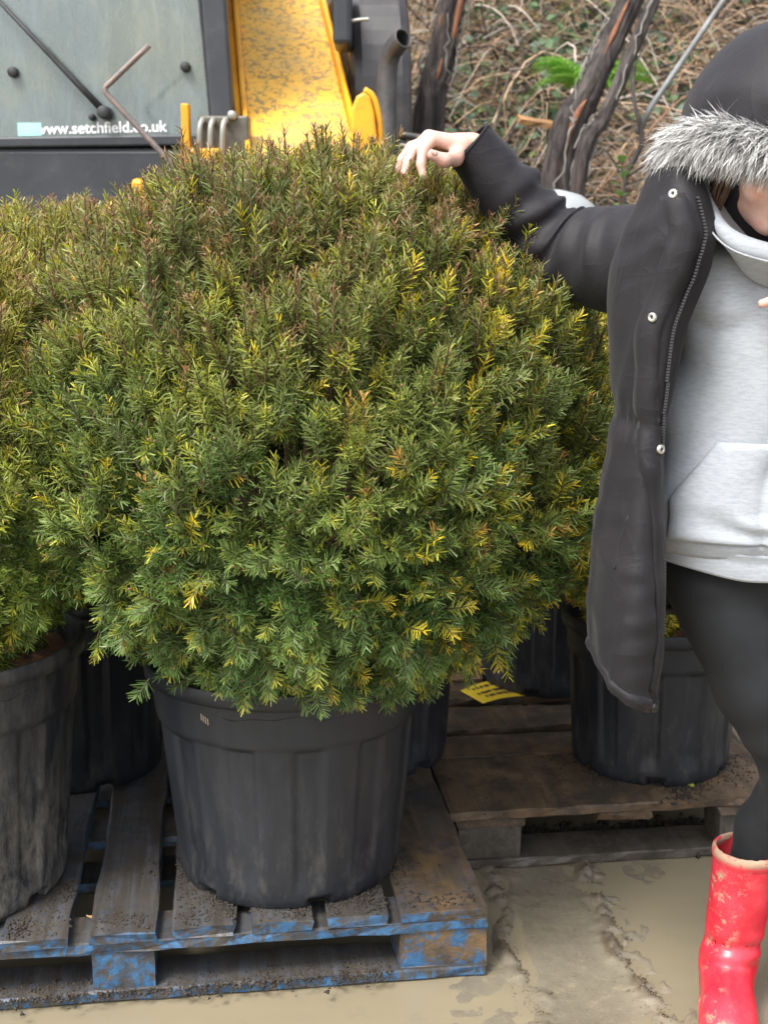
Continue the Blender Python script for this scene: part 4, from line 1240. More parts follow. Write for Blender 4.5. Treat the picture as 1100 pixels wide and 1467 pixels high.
p0 = root; p1 = root + flow * ln * 0.5 + sag * ln * 0.04; p2 = root + nrm(flow + sag * 0.35 + r.normal(0, 0.15, (nf, 3))) * ln
wd = nrm(np.cross(flow, r.normal(0, 1, (nf, 3)))) * r.uniform(0.0004, 0.0008, nf)[:, None]
FV = np.stack([p0 - wd, p0 + wd, p1 - wd * 0.8, p1 + wd * 0.8, p2], 1).reshape(-1, 3)
FF = (np.array([(0, 1, 3), (0, 3, 2), (2, 3, 4)])[None] + (np.arange(nf) * 5)[:, None, None]).reshape(-1, 3)
wt = r.random(nf)
fc = np.where(wt[:, None] < 0.20, np.array([[0.05, 0.05, 0.055]]), np.where(wt[:, None] < 0.5, np.array([[0.30, 0.29, 0.28]]), np.array([[0.74, 0.74, 0.72]]))) * r.uniform(0.75, 1.25, (nf, 1))
cV, cF = core
cT = np.array([t for f in cF if len(f) == 4 for t in ((f[0], f[1], f[2]), (f[0], f[2], f[3]))])
me = mesh_np('fur_trim', np.vstack([FV, cV]) - PO, np.vstack([FF, cT + len(FV)]))
at = me.color_attributes.new('Col', 'FLOAT_COLOR', 'POINT')
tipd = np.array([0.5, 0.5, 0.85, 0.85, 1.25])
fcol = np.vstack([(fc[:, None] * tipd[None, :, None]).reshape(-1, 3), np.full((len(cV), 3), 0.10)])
at.data.foreach_set('color', np.column_stack([fcol, np.ones(len(fcol))]).astype(np.float32).ravel())
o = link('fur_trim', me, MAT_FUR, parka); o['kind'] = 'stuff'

# ---- hair framing the face inside the hood
hv = []
for s in (-1, 1):
    for q in range(40):
        a = r.uniform(-0.03, 0.05)
        P = spline([hp(s * (0.060 + r.normal(0, 0.004)), -0.020 + a * 0.6, 0.055 + r.normal(0, 0.006)), hp(s * (0.080 + r.normal(0, 0.003)), -0.025 + a, 0.02), hp(s * (0.084 + r.normal(0, 0.005)), -0.010 + a, -0.05), hp(s * (0.078 + r.normal(0, 0.006)), 0.005 + a, -0.11)], 8)
        hv.append(tube(P, np.linspace(0.004, 0.0015, 8), 4, False))
capv = []
for i in range(9):
    e = i / 8 * math.pi * 0.52
    capv.append([hp(0.077 * math.sin(e) * math.cos(t), 0.026 + 0.096 * math.sin(e) * math.sin(t), 0.038 + 0.086 * math.cos(e)) for t in np.linspace(0, 6.2832, 24, endpoint=False)])
V, F = join(loft(capv, True, False), *hv)
pob('hair', (V, F), MAT_HAIR)

# ================================================================== EXCAVATOR-STYLE MACHINE BEHIND
def paint_mat(name, c1, c2, dirt, damt, rough=0.42, blot=None):
    m = NM(name)
    v = m.coord()
    c = m.mix(c1, c2, m.ramp(m.noise(4, 4, 0.6, v), [(0.35, 0), (0.7, 1)]))
    c = m.mix(c, dirt, m.ramp(m.noise(16, 7, 0.75, v, 0.5), [(0.52, 0), (0.72, damt)]))
    if blot:
        mp = m.n.new('ShaderNodeMapping'); mp.inputs['Scale'].default_value = (36, 18, 36); m.l.new(v, mp.inputs[0])
        c = m.mix(c, blot, m.ramp(m.noise(1.0, 6, 0.72, mp.outputs[0], 1.2), [(0.50, 0), (0.57, 0.9)]))
        c = m.mix(c, (0.50, 0.36, 0.14), m.ramp(m.noise(3.5, 5, 0.6, v), [(0.45, 0), (0.75, 0.6)]))
    m.set(Base_Color=c, Roughness=rough).bump(m.noise(45, 5), 0.10, 0.004)
    return m.m
MAT_YELLOW = paint_mat('machine_yellow_paint', (0.78, 0.36, 0.010), (0.70, 0.30, 0.010), (0.30, 0.16, 0.03), 0.5)
MAT_YELLOWTOP = paint_mat('stained_yellow_boom_plate', (0.80, 0.43, 0.035), (0.74, 0.39, 0.03), (0.42, 0.27, 0.08), 0.5, 0.6, (0.20, 0.14, 0.06))
MAT_CHARCOAL = paint_mat('charcoal_cab_paint', (0.020, 0.023, 0.028), (0.031, 0.035, 0.041), (0.065, 0.065, 0.06), 0.5)
MAT_COVER = paint_mat('grey_black_engine_cover', (0.022, 0.021, 0.022), (0.045, 0.042, 0.042), (0.085, 0.07, 0.06), 0.6, 0.38)
MAT_RUBBER = simple('black_rubber', (0.012, 0.012, 0.013), (0.03, 0.03, 0.03), 20, 0.6)
MAT_RUST = simple('rusty_steel_bar', (0.14, 0.12, 0.115), (0.23, 0.18, 0.155), 40, 0.55, 0.3, 90, 0.3)
MAT_STEEL = simple('dull_steel', (0.26, 0.26, 0.24), (0.36, 0.35, 0.30), 18, 0.45, 0.15, 60, 0.5)
MAT_PIPE = simple('sooty_exhaust_pipe', (0.05, 0.05, 0.053), (0.10, 0.095, 0.092), 14, 0.5, 0.2, 60, 0.4)
MAT_SEAT = simple('grey_cab_seat', (0.10, 0.115, 0.12), (0.15, 0.165, 0.17), 10, 0.8)
MAT_WHITE = simple('white_vinyl_lettering', (0.85, 0.86, 0.86), None, rough=0.4)
MAT_TEAL = simple('mint_sticker', (0.30, 0.62, 0.55), (0.36, 0.66, 0.58), 8, 0.4)
m = NM('dirty_tinted_glass')
v = m.coord((1, 1, 1))
mp = m.n.new('ShaderNodeMapping'); mp.inputs['Scale'].default_value = (6, 6, 1.6); m.l.new(v, mp.inputs[0])
dirt = m.ramp(m.noise(2.0, 7, 0.72, mp.outputs[0], 0.4), [(0.30, 0.25), (0.70, 0.90)])
algae = m.ramp(m.noise(3.2, 8, 0.75, v), [(0.44, 0), (0.66, 0.8)])
dc = m.mix((0.185, 0.225, 0.225), (0.25, 0.26, 0.19), algae)
m.set(Base_Color=dc, Roughness=0.32)
tr = m.n.new('ShaderNodeBsdfTransparent'); tr.inputs[0].default_value = (0.72, 0.80, 0.79, 1)
gl = m.n.new('ShaderNodeBsdfGlossy'); gl.inputs['Roughness'].default_value = 0.06
mx0 = m.n.new('ShaderNodeMixShader'); mx0.inputs[0].default_value = 0.10; m.l.new(tr.outputs[0], mx0.inputs[1]); m.l.new(gl.outputs[0], mx0.inputs[2])
mx = m.n.new('ShaderNodeMixShader'); m.l.new(dirt, mx.inputs[0]); m.l.new(mx0.outputs[0], mx.inputs[1]); m.l.new(m.b.outputs[0], mx.inputs[2])
m.l.new(mx.outputs[0], m.out.inputs['Surface'])
MAT_GLASS = m.m

dg = empty('telehandler', (-0.45, 5.6, 0.0), 0)
tag(dg, 'yellow boom machine with dark glazed cab parked behind the yews', 'machine')
DO = np.array([-0.45, 5.6, 0.0])
def dob(name, VF, mat, parent=None, smooth=False, bev=0.0):
    o = ob(name, (np.asarray(VF[0], float) - DO, VF[1]), mat, parent or dg, smooth)
    if bev: bevel(o, bev)
    return o
CY = 4.30     # plane of the windscreen
# cab shell: posts, roof, floor panel, sides
cab = dob('cab', box(-1.62, -0.47, CY - 0.015, CY + 1.25, 0.85, 1.690), MAT_CHARCOAL, None, False, 0.02)
def xz_prism(pts, y0, y1):
    n = len(pts)
    V = [(x, y0, z) for x, z in pts] + [(x, y1, z) for x, z in pts]
    F = [tuple(range(n)), tuple(range(2 * n - 1, n - 1, -1))] + [(i, i + n, (i + 1) % n + n, (i + 1) % n) for i in range(n)]
    return np.array(V, float), [f[::-1] for f in F]
for pts in ([(-0.530, 1.68), (-0.462, 1.68), (-0.505, 2.60), (-0.585, 2.60)], [(-1.62, 1.68), (-1.55, 1.68), (-1.52, 2.60), (-1.58, 2.60)]):
    dob('cab_post', xz_prism(pts, CY - 0.03, CY + 0.06), MAT_CHARCOAL, cab, False, 0.008)
    dob('cab_post', xz_prism(pts, CY + 1.18, CY + 1.25), MAT_CHARCOAL, cab, False, 0.008)
dob('gasket', xz_prism([(-0.5385, 1.725), (-0.531, 1.722), (-0.592, 2.60), (-0.600, 2.60)], CY - 0.018, CY + 0.01), MAT_RUBBER, cab)
dob('lower_frame', xz_prism([(-1.62, 1.682), (-0.50, 1.694), (-0.50, 1.728), (-1.62, 1.712)], CY - 0.028, CY + 0.05), MAT_CHARCOAL, cab, False, 0.006)
dob('roof', box(-1.64, -0.50, CY - 0.03, CY + 1.27, 2.60, 2.70), MAT_CHARCOAL, cab, False, 0.03)
glass_pts = [(-1.56, 1.700), (-0.545, 1.715), (-0.535, 1.722), (-0.590, 2.60), (-1.54, 2.60)]
dob('windscreen', xz_prism(glass_pts, CY - 0.006, CY + 0.0), MAT_GLASS, cab)
dob('rear_window', xz_prism([(-1.56, 1.70), (-0.54, 1.70), (-0.58, 2.60), (-1.54, 2.60)], CY + 1.20, CY + 1.206), MAT_GLASS, cab)
# interior: seat, headrest, dash plate
st = dob('seat', join(box(-1.20, -0.78, CY + 0.55, CY + 0.66, 1.45, 1.86), box(-1.20, -0.78, CY + 0.20, CY + 0.6, 1.40, 1.50)), MAT_SEAT, cab, False, 0.05)
dob('headrest', box(-1.10, -0.88, CY + 0.56, CY + 0.65, 1.875, 2.00), MAT_SEAT, cab, False, 0.04)
dob('wiper_motor_plate', xz_prism([(-1.027, 1.722), (-1.013, 1.783), (-0.95, 1.789), (-0.918, 1.812), (-0.84, 1.812), (-0.832, 1.728)], CY + 0.004, CY + 0.012), MAT_RUBBER, cab)
wp = dob('wiper', tube([(-1.20, CY - 0.045, 2.150), (-1.02, CY - 0.045, 1.960), (-0.95, CY - 0.045, 1.886), (-0.866, CY - 0.04, 1.797)], [0.006, 0.008, 0.010, 0.011], 6), MAT_RUBBER, cab, True)
def disc(x, z, r, y0, y1, n=20):
    a = np.linspace(0, 2 * math.pi, n, endpoint=False)
    return loft([[(x + q * math.cos(t), y, z + q * math.sin(t)) for t in -a] for q, y in ((r, y1), (r, y0 + 0.004), (r * 0.75, y0))], True, True)
dob('wiper_pivot', disc(-0.862, 1.790, 0.020, CY - 0.06, CY - 0.008), MAT_RUBBER, cab, True)
for x, z, rr in ((-1.142, 1.911, 0.016), (-0.611, 1.927, 0.0155), (-0.905, 1.778, 0.010)):
    dob('glass_stud', disc(x, z, rr, CY - 0.030, CY - 0.0065), MAT_RUBBER, cab, True)
dob('sticker', xz_prism([(-1.140, 1.722), (-1.066, 1.723), (-1.066, 1.762), (-1.140, 1.762)], CY - 0.0082, CY - 0.0062), MAT_TEAL, cab)
# lettering on the windscreen
fc = bpy.data.curves.new('lettering', 'FONT')
fc.body = 'www.setchfield.co.uk'
fc.size = 0.0535; fc.extrude = 0.0006; fc.offset = 0.0008; fc.space_character = 1.0
to = bpy.data.objects.new('lettering_tmp', fc); COL.objects.link(to)
dpg = bpy.context.evaluated_depsgraph_get()
tm = bpy.data.meshes.new_from_object(to.evaluated_get(dpg))
bpy.data.objects.remove(to)
tv = np.zeros(len(tm.vertices) * 3, np.float32); tm.vertices.foreach_get('co', tv); tv = tv.reshape(-1, 3)
wdt = tv[:, 0].max() - tv[:, 0].min()
s = 0.412 / wdt
nv_ = np.column_stack([(tv[:, 0] - tv[:, 0].min()) * s, -tv[:, 2], tv[:, 1] * s])
ca, sa = math.cos(R(1.2)), math.sin(R(1.2))
nv_ = np.column_stack([nv_[:, 0] * ca - nv_[:, 2] * sa, nv_[:, 1], nv_[:, 0] * sa + nv_[:, 2] * ca]) + np.array([-1.086, CY - 0.0075, 1.7275]) - DO
tm.vertices.foreach_set('co', nv_.astype(np.float32).ravel()); tm.update()
link('lettering', tm, MAT_WHITE, cab)

# boom rising away from us
B0, B1 = np.array([-0.240, 4.12, 1.655]), np.array([-0.685, 7.6, 3.38])
ax = nrm(B1 - B0); sx_ = nrm(np.cross(ax, [0, 0, 1.0])); upb = np.cross(sx_, ax)
def beam(x0, x1, h0, h1, l0, l1):
    V = []
    L = np.linalg.norm(B1 - B0)
    for t in (l0, l1):
        for a, b in ((x0, h0), (x1, h0), (x1, h1), (x0, h1)):
            V.append(B0 + ax * t * L + sx_ * a + upb * b)
    return loft(np.array(V).reshape(2, 4, 3))
boom = dob('boom', beam(-0.160, 0.160, -0.34, 0.0, -0.08, 1.0), MAT_YELLOWTOP, None, False, 0.008)
for s_ in (-1, 1):
    dob('side_rail', beam(s_ * 0.1675 - 0.0072, s_ * 0.1675 + 0.0072, -0.345, 0.030, -0.083, 1.002), MAT_YELLOW, boom, False, 0.004)
    dob('side_flange', beam(s_ * 0.185 - 0.012 * (s_ < 0) - 0.008, s_ * 0.185 + 0.008, -0.35, -0.02, 0.02, 0.98), MAT_YELLOW, boom, False, 0.004)
dob('pivot_bolt', disc(-0.452, 1.770, 0.014, 4.10, 4.135), MAT_STEEL, boom, True)
# engine cover behind the boom on the right, rounded on its far corner
prof = [(4.62, 1.0), (4.62, 1.75)] + [(4.98 - 0.36 * math.cos(t), 1.86 + 0.46 * math.sin(t)) for t in np.linspace(0.05, math.pi / 2, 14)] + [(6.6, 2.32), (6.6, 1.0)]
rings = [[(x - 0.128 * (y - 4.72), y, z) for y, z in prof] for x in (-0.118, 0.02, 0.085)]
cv_ = loft(rings)
ec = dob('engine_cover', cv_, MAT_COVER, None, False, 0.035)
dob('cover_lug', box(-0.165, -0.105, 4.50, 4.72, 2.02, 2.23), MAT_CHARCOAL, None, False, 0.015)
dob('lug_pin', tube([(-0.11, 4.53, 2.095), (-0.08, 4.53, 2.10), (-0.05, 4.53, 2.102)], 0.006, 8), MAT_STEEL)
# exhaust stack
ep = spline([(0.008, 4.34, 1.20), (0.008, 4.34, 1.70), (0.010, 4.34, 1.90), (0.020, 4.325, 1.965), (0.046, 4.29, 2.000), (0.060, 4.272, 2.010)], 30)
ex = dob('exhaust_pipe', tube(ep, 0.031, 20, False), MAT_PIPE, None, True); thick(ex, 0.004)
dob('side_rail_pipe', tube([(0.05, 4.45, 1.735), (0.20, 4.5, 1.715), (0.40, 4.55, 1.690)], 0.014, 8), MAT_PIPE, None, True)
dob('side_rail_pipe', tube([(0.05, 4.43, 1.70), (0.20, 4.48, 1.68), (0.40, 4.53, 1.655)], 0.010, 8), MAT_STEEL, None, True)
# boom foot brackets and hydraulics
def arc_plate(cx, cz, y0, y1):
    pts = [(-0.020, 1.50), (-0.020, 1.70), (-0.028, 1.77), (-0.040, 1.812), (-0.058, 1.828), (-0.080, 1.815), (-0.094, 1.78), (-0.098, 1.70), (-0.098, 1.50)]
    return xz_prism(pts[::-1], y0, y1)
dob('boom_bracket', arc_plate(0, 0, 4.00, 4.06), MAT_YELLOW, None, False, 0.008)
dob('bracket_rim', tube(spline([(-0.010, 4.03, 1.50), (-0.011, 4.03, 1.70), (-0.019, 4.03, 1.775), (-0.034, 4.03, 1.818), (-0.058, 4.03, 1.835)], 16), 0.010, 6), MAT_YELLOW, None, True)
MAT_BLOCK = simple('oily_olive_steel', (0.085, 0.080, 0.062), (0.13, 0.12, 0.095), 18, 0.5, 0.2, 60, 0.3)
hb = dob('hydraulic_block', box(-0.555, -0.405, 4.12, 4.20, 1.55, 1.770), MAT_BLOCK, None, False, 0.006)
for x in (-0.540, -0.508, -0.472):
    P = spline([(x, 4.125, 1.750), (x + 0.003, 4.09, 1.756), (x - 0.003, 4.07, 1.735), (x - 0.006, 4.07, 1.69), (x - 0.012, 4.08, 1.60)], 14)
    dob('hose', tube(P, 0.009, 8), MAT_STEEL, hb, True)
dob('bracket_post', box(-0.597, -0.574, 4.06, 4.11, 1.50, 1.800), MAT_YELLOW, None, False, 0.004)
dob('bracket_shelf', box(-0.574, -0.482, 4.05, 4.13, 1.55, 1.672), MAT_YELLOW, None, False, 0.006)
dob('yellow_guard', box(-0.745, -0.702, 4.02, 4.10, 1.44, 1.585), MAT_YELLOW, None, False, 0.014)
dob('hose', tube(spline([(-0.69, 4.08, 1.50), (-0.685, 4.07, 1.575), (-0.655, 4.06, 1.592), (-0.62, 4.06, 1.57), (-0.60, 4.06, 1.50)], 16), 0.009, 8), MAT_RUBBER, None, True)
# chassis and wheels
dob('chassis', box(-1.5, 0.15, 4.2, 7.2, 0.55, 1.0), MAT_CHARCOAL, None, False, 0.03)
dob('front_crossmember', box(-0.95, 0.05, 4.00, 4.30, 0.95, 1.50), MAT_CHARCOAL, None, False, 0.03)
wv, wf = lathe([(0.20, -0.14), (0.42, -0.17), (0.50, -0.14), (0.52, -0.06), (0.52, 0.06), (0.50, 0.14), (0.42, 0.17), (0.20, 0.14)], 36)
hv_, hf_ = lathe([(0.0, -0.08), (0.10, -0.09), (0.20, -0.13), (0.20, 0.13), (0.10, 0.09), (0.0, 0.08)], 24)
for x in (-1.45, 0.12):
    for y in (4.75, 6.7):
        w_ = ob('wheel', (wv, wf), MAT_RUBBER, dg, True); w_.location = Vector((x, y, 0.515)) - Vector(DO); w_.rotation_euler = (0, R(90), 0)
        h_ = ob('hub', (hv_, hf_), MAT_YELLOW, w_, True)

# bent steel bar standing in front of the cab
o = ob('bent_bar', tube(np.vstack([spline([(-0.664, 3.95, 1.948), (-0.735, 3.95, 1.886)], 3)[:2], spline([(-0.775, 3.95, 1.850), (-0.794, 3.95, 1.832), (-0.789, 3.95, 1.815)], 6), [(-0.70, 3.95, 1.719), (-0.604, 3.95, 1.615), (-0.45, 3.96, 1.44), (-0.10, 4.0, 1.05), (0.0, 4.0, -0.02)]]), 0.0085, 8), MAT_RUST, None, True)
tag(o, 'bent rusty steel bar standing up in front of the dark cab window', 'steel bar')

# ================================================================== THE BANK'S CLUTTER
def bz(x, y): return float(bank_z(np.array([float(x)]), np.array([float(y)]))[0])
# dry bramble stems and dead grass, one tangled mass
m = NM('dry_stems'); m.set(Base_Color=m.attr('Col'), Roughness=0.8); MAT_STEMS = m.m
def stem_mass(name, n, seed, x0, x1, y0, y1, hmin, hmax, r0, r1, cols, droop, seg=7):
    r = np.random.default_rng(seed)
    X = r.uniform(x0, x1, n); Y = y0 + (y1 - y0) * r.random(n) ** 0.8
    Z = bank_z(X, Y)
    ok = Z > -0.2
    X, Y, Z = X[ok], Y[ok], Z[ok]; n = len(X)
    a = r.uniform(0, 6.28, n); L = r.uniform(hmin, hmax, n)
    lean = np.column_stack([np.cos(a) * 0.9, np.sin(a) * 0.5 - 0.35, r.uniform(0.2, 1.3, n)])
    lean = nrm(lean)
    t = np.linspace(0, 1, seg)[None, :, None]
    P0 = np.column_stack([X, Y, Z - 0.03])
    side = r.normal(0, 0.25, (n, 1, 3))
    P = P0[:, None] + lean[:, None] * L[:, None, None] * t + np.array([0, -0.2, -1.0]) * (L * droop * r.uniform(0.5, 1.5, n))[:, None, None] * t ** 2 + side * L[:, None, None] * np.sin(t * 5 + r.uniform(0, 6, (n, 1, 1))) * 0.35 * t
    zmin = bank_z(P[..., 0], P[..., 1]) + 0.012
    P[..., 2] = np.maximum(P[..., 2], zmin)
    rad = (r.uniform(r0, r1, n)[:, None] * np.linspace(1, 0.45, seg)[None])[..., None]
    T = nrm(np.gradient(P, axis=1)); ref = np.array([0.3, 1.0, 0.2])
    u = nrm(np.cross(T, ref)); w = np.cross(T, u)
    V = np.stack([P + rad * (math.cos(q) * u + math.sin(q) * w) for q in (0.5, 2.6, 4.7)], 2)
    V = V.reshape(n, seg * 3, 3)
    q = []
    for i in range(seg - 1):
        for b in range(3):
            e = (b + 1) % 3
            q.append((i * 3 + b, i * 3 + e, i * 3 + 3 + e, i * 3 + 3 + b))
    F = (np.array(q)[None] + (np.arange(n) * seg * 3)[:, None, None]).reshape(-1, 4)
    cols = np.array(cols); C = cols[r.integers(0, len(cols), n)] * r.uniform(0.6, 1.3, (n, 1))
    C = np.repeat(C, seg * 3, 0)
    me = mesh_np(name, V.reshape(-1, 3), F)
    at = me.color_attributes.new('Col', 'FLOAT_COLOR', 'POINT')
    at.data.foreach_set('color', np.column_stack([C, np.ones(len(C))]).astype(np.float32).ravel())
    return link(name, me, MAT_STEMS)
TAN = [(0.42, 0.29, 0.17), (0.34, 0.22, 0.13), (0.50, 0.38, 0.25), (0.22, 0.15, 0.10), (0.38, 0.32, 0.26)]
o = stem_mass('dry_brambles', 6000, 81, -0.3, 4.2, 4.5, 9.0, 0.25, 0.9, 0.0018, 0.0045, TAN, 0.55)
tag(o, 'tangle of dry tan bramble stems covering the bank', 'brambles', kind='stuff')
o = stem_mass('dead_grass', 4500, 82, -0.1, 3.8, 4.3, 8.0, 0.10, 0.34, 0.0012, 0.0026, [(0.42, 0.31, 0.14), (0.33, 0.24, 0.11), (0.24, 0.22, 0.08), (0.14, 0.16, 0.05)], 0.6, 5)
tag(o, 'short dead grass on the bank between the bramble stems', 'grass', kind='stuff')
o = stem_mass('dark_twigs', 1600, 83, -0.1, 3.8, 4.4, 8.0, 0.2, 0.8, 0.003, 0.008, [(0.035, 0.028, 0.024), (0.06, 0.045, 0.035), (0.28, 0.25, 0.22)], 0.35)
tag(o, 'dark and grey dead twigs tangled across the bank', 'twigs', kind='stuff')

o = stem_mass('bramble_canes', 420, 84, -0.1, 4.0, 4.5, 8.0, 0.5, 1.5, 0.004, 0.008, [(0.46, 0.33, 0.22), (0.36, 0.25, 0.17), (0.42, 0.36, 0.30), (0.28, 0.16, 0.10)], 0.75, 10)
tag(o, 'long arching pale bramble canes over the bank', 'brambles', kind='stuff')
# ivy and bramble leaves
def leaf_mass(name, n, seed, spots, size, cols, gloss=0.5):
    r = np.random.default_rng(seed)
    sp = np.array(spots); k = r.integers(0, len(sp), n)
    X = sp[k, 0] + r.normal(0, 1, n) * sp[k, 2]; Y = sp[k, 1] + r.normal(0, 1, n) * sp[k, 2]
    Z = bank_z(X, Y) + np.abs(r.normal(0, 0.12, n)) + sp[k, 3] * r.random(n)
    s = r.uniform(size * 0.6, size * 1.3, n)[:, None]
    d = nrm(np.column_stack([r.normal(0, 1, n), r.normal(0, 0.6, n) - 0.3, r.normal(-0.2, 0.6, n)]))
    nn = nrm(np.column_stack([r.normal(0, 0.5, n), r.normal(-0.8, 0.4, n), r.normal(0.7, 0.4, n)]))
    sd = nrm(np.cross(d, nn)); nn = np.cross(sd, d)
    C0 = np.column_stack([X, Y, Z])
    pts = [C0, C0 + d * s * 0.45 - sd * s * 0.42 + nn * s * 0.08, C0 + d * s * 0.45 - nn * s * 0.03, C0 + d * s * 0.45 + sd * s * 0.42 + nn * s * 0.08, C0 + d * s * 1.05 - nn * s * 0.1]
    V = np.stack(pts, 1).reshape(-1, 3)
    F = (np.array([(0, 2, 1), (0, 3, 2), (1, 2, 4), (2, 3, 4)])[None] + (np.arange(n) * 5)[:, None, None]).reshape(-1, 3)
    C = np.array(cols)[r.integers(0, len(cols), n)] * r.uniform(0.6, 1.3, (n, 1))
    me = mesh_np(name, V, F)
    at = me.color_attributes.new('Col', 'FLOAT_COLOR', 'POINT')
    at.data.foreach_set('color', np.column_stack([np.repeat(C, 5, 0), np.ones(n * 5)]).astype(np.float32).ravel())
    return link(name, me, MAT_LEAF)
m = NM('green_leaves'); c = m.attr('Col'); m.set(Base_Color=c, Roughness=0.5)
tr = m.n.new('ShaderNodeBsdfTranslucent'); m.l.new(c, tr.inputs[0])
mx = m.n.new('ShaderNodeMixShader'); mx.inputs[0].default_value = 0.3
m.l.new(m.b.outputs[0], mx.inputs[1]); m.l.new(tr.outputs[0], mx.inputs[2]); m.l.new(mx.outputs[0], m.out.inputs['Surface'])
MAT_LEAF = m.m
GRN = [(0.05, 0.10, 0.035), (0.08, 0.14, 0.05), (0.10, 0.16, 0.07), (0.045, 0.085, 0.045)]
SPOTS = [(0.95, 6.7, 0.16, 0.1), (1.15, 6.9, 0.20, 0.1), (1.45, 6.5, 0.18, 0.1), (1.30, 5.5, 0.10, 0.3), (1.22, 5.3, 0.05, 0.35), (0.45, 6.2, 0.12, 0.05), (0.60, 5.6, 0.10, 0.03), (2.2, 6.5, 0.4, 0.1), (3.0, 6.2, 0.5, 0.1), (0.25, 6.6, 0.12, 0.1), (1.0, 7.4, 0.35, 0.1)]
SPOTS += [(0.75, 6.3, 0.10, 0.15), (0.82, 6.6, 0.12, 0.1), (0.35, 6.9, 0.2, 0.1)]
o = leaf_mass('ivy', 1800, 91, SPOTS, 0.045, GRN); tag(o, 'patches of ivy and bramble leaves low on the bank', 'ivy', kind='stuff')
LIME = [(0.20, 0.30, 0.05), (0.26, 0.34, 0.07), (0.16, 0.24, 0.05)]
o = leaf_mass('young_weeds', 420, 92, [(0.42, 5.55, 0.10, 0.02), (0.56, 5.25, 0.06, 0.02), (0.36, 5.9, 0.12, 0.02), (1.0, 7.2, 0.2, 0.02)], 0.032, LIME); tag(o, 'yellow green weeds sprouting among the debris', 'weeds', kind='stuff')

# bright green feathery plant
def frond_plant(loc, n, L, seed, label):
    r = np.random.default_rng(seed)
    t = empty('green_plant', loc); tag(t, label, 'plant')
    for i in range(n):
        a = r.uniform(0, 6.28); up = r.uniform(0.4, 1.1)
        d = nrm(np.array([math.cos(a), math.sin(a) * 0.7 - 0.5, up])); l = L * r.uniform(0.65, 1.1)
        P = np.array([d * l * s + np.array([0, -0.1, -1]) * l * 0.45 * s ** 2.2 for s in np.linspace(0, 1, 9)])
        vs, fs = tube(P, np.linspace(0.003, 0.001, 9), 4, False)
        Vs, Fs = [vs], [list(f) for f in fs]; k = len(vs)
        T = nrm(np.gradient(P, axis=0))
        for j in range(1, 9):
            for sgn in (-1, 1):
                for e in (0.0, 0.5):
                    b = P[j] - T[j] * e * l / 9
                    s_ = nrm(np.cross(T[j], [0, 0.6, 1.0])) * sgn
                    tip = b + (s_ * 0.75 + T[j] * 0.75 + np.array([0, -0.1, -0.25])) * l * 0.26 * (1 - 0.6 * j / 9)
                    md = (b + tip) / 2; w_ = T[j] * l * 0.018
                    Vs.append(np.array([b, md - w_, tip, md + w_])); Fs.append([k, k + 1, k + 2, k + 3]); k += 4
        me = mesh_np('frond', np.vstack(Vs), Fs)
        at = me.color_attributes.new('Col', 'FLOAT_COLOR', 'POINT')
        c_ = np.array([0.20, 0.42, 0.05]) * r.uniform(0.7, 1.3)
        at.data.foreach_set('color', np.tile(np.append(c_, 1), k).astype(np.float32))
        link('frond', me, MAT_LEAF, t)
    return t
frond_plant((0.800, 5.45, 1.98), 26, 0.30, 5, 'bright green feathery plant growing on the bank beside the leaning charred post')

# charred leaning trunks
def bark_mat(name, orange):
    m = NM(name)
    v = m.coord()
    mp = m.n.new('ShaderNodeMapping'); mp.inputs['Scale'].default_value = (22, 22, 3.0); m.l.new(v, mp.inputs[0])
    g_ = m.noise(1.0, 6, 0.7, mp.outputs[0], 0.5)
    c = m.mix((0.018, 0.014, 0.013), (0.12, 0.10, 0.09), m.ramp(g_, [(0.42, 0), (0.70, 1)]))
    c = m.mix(c, (0.33, 0.125, 0.045), m.math('MULTIPLY', m.ramp(m.noise(1.6, 4, 0.6, mp.outputs[0]), [(0.58, 0), (0.66, orange)]), m.ramp(m.noise(2.2, 3, 0.5, v), [(0.52, 0), (0.62, 1)])))
    m.set(Base_Color=c, Roughness=0.85).bump(g_, 1.0, 0.03)
    return m.m
MAT_CHAR = bark_mat('charred_split_bark', 0.9)
MAT_SPLIT = simple('orange_split_heartwood', (0.24, 0.095, 0.04), (0.12, 0.05, 0.03), 24, 0.8, 0.5, 50)
MAT_VINE = simple('silver_grey_vine', (0.24, 0.22, 0.20), (0.14, 0.125, 0.11), 30, 0.8)
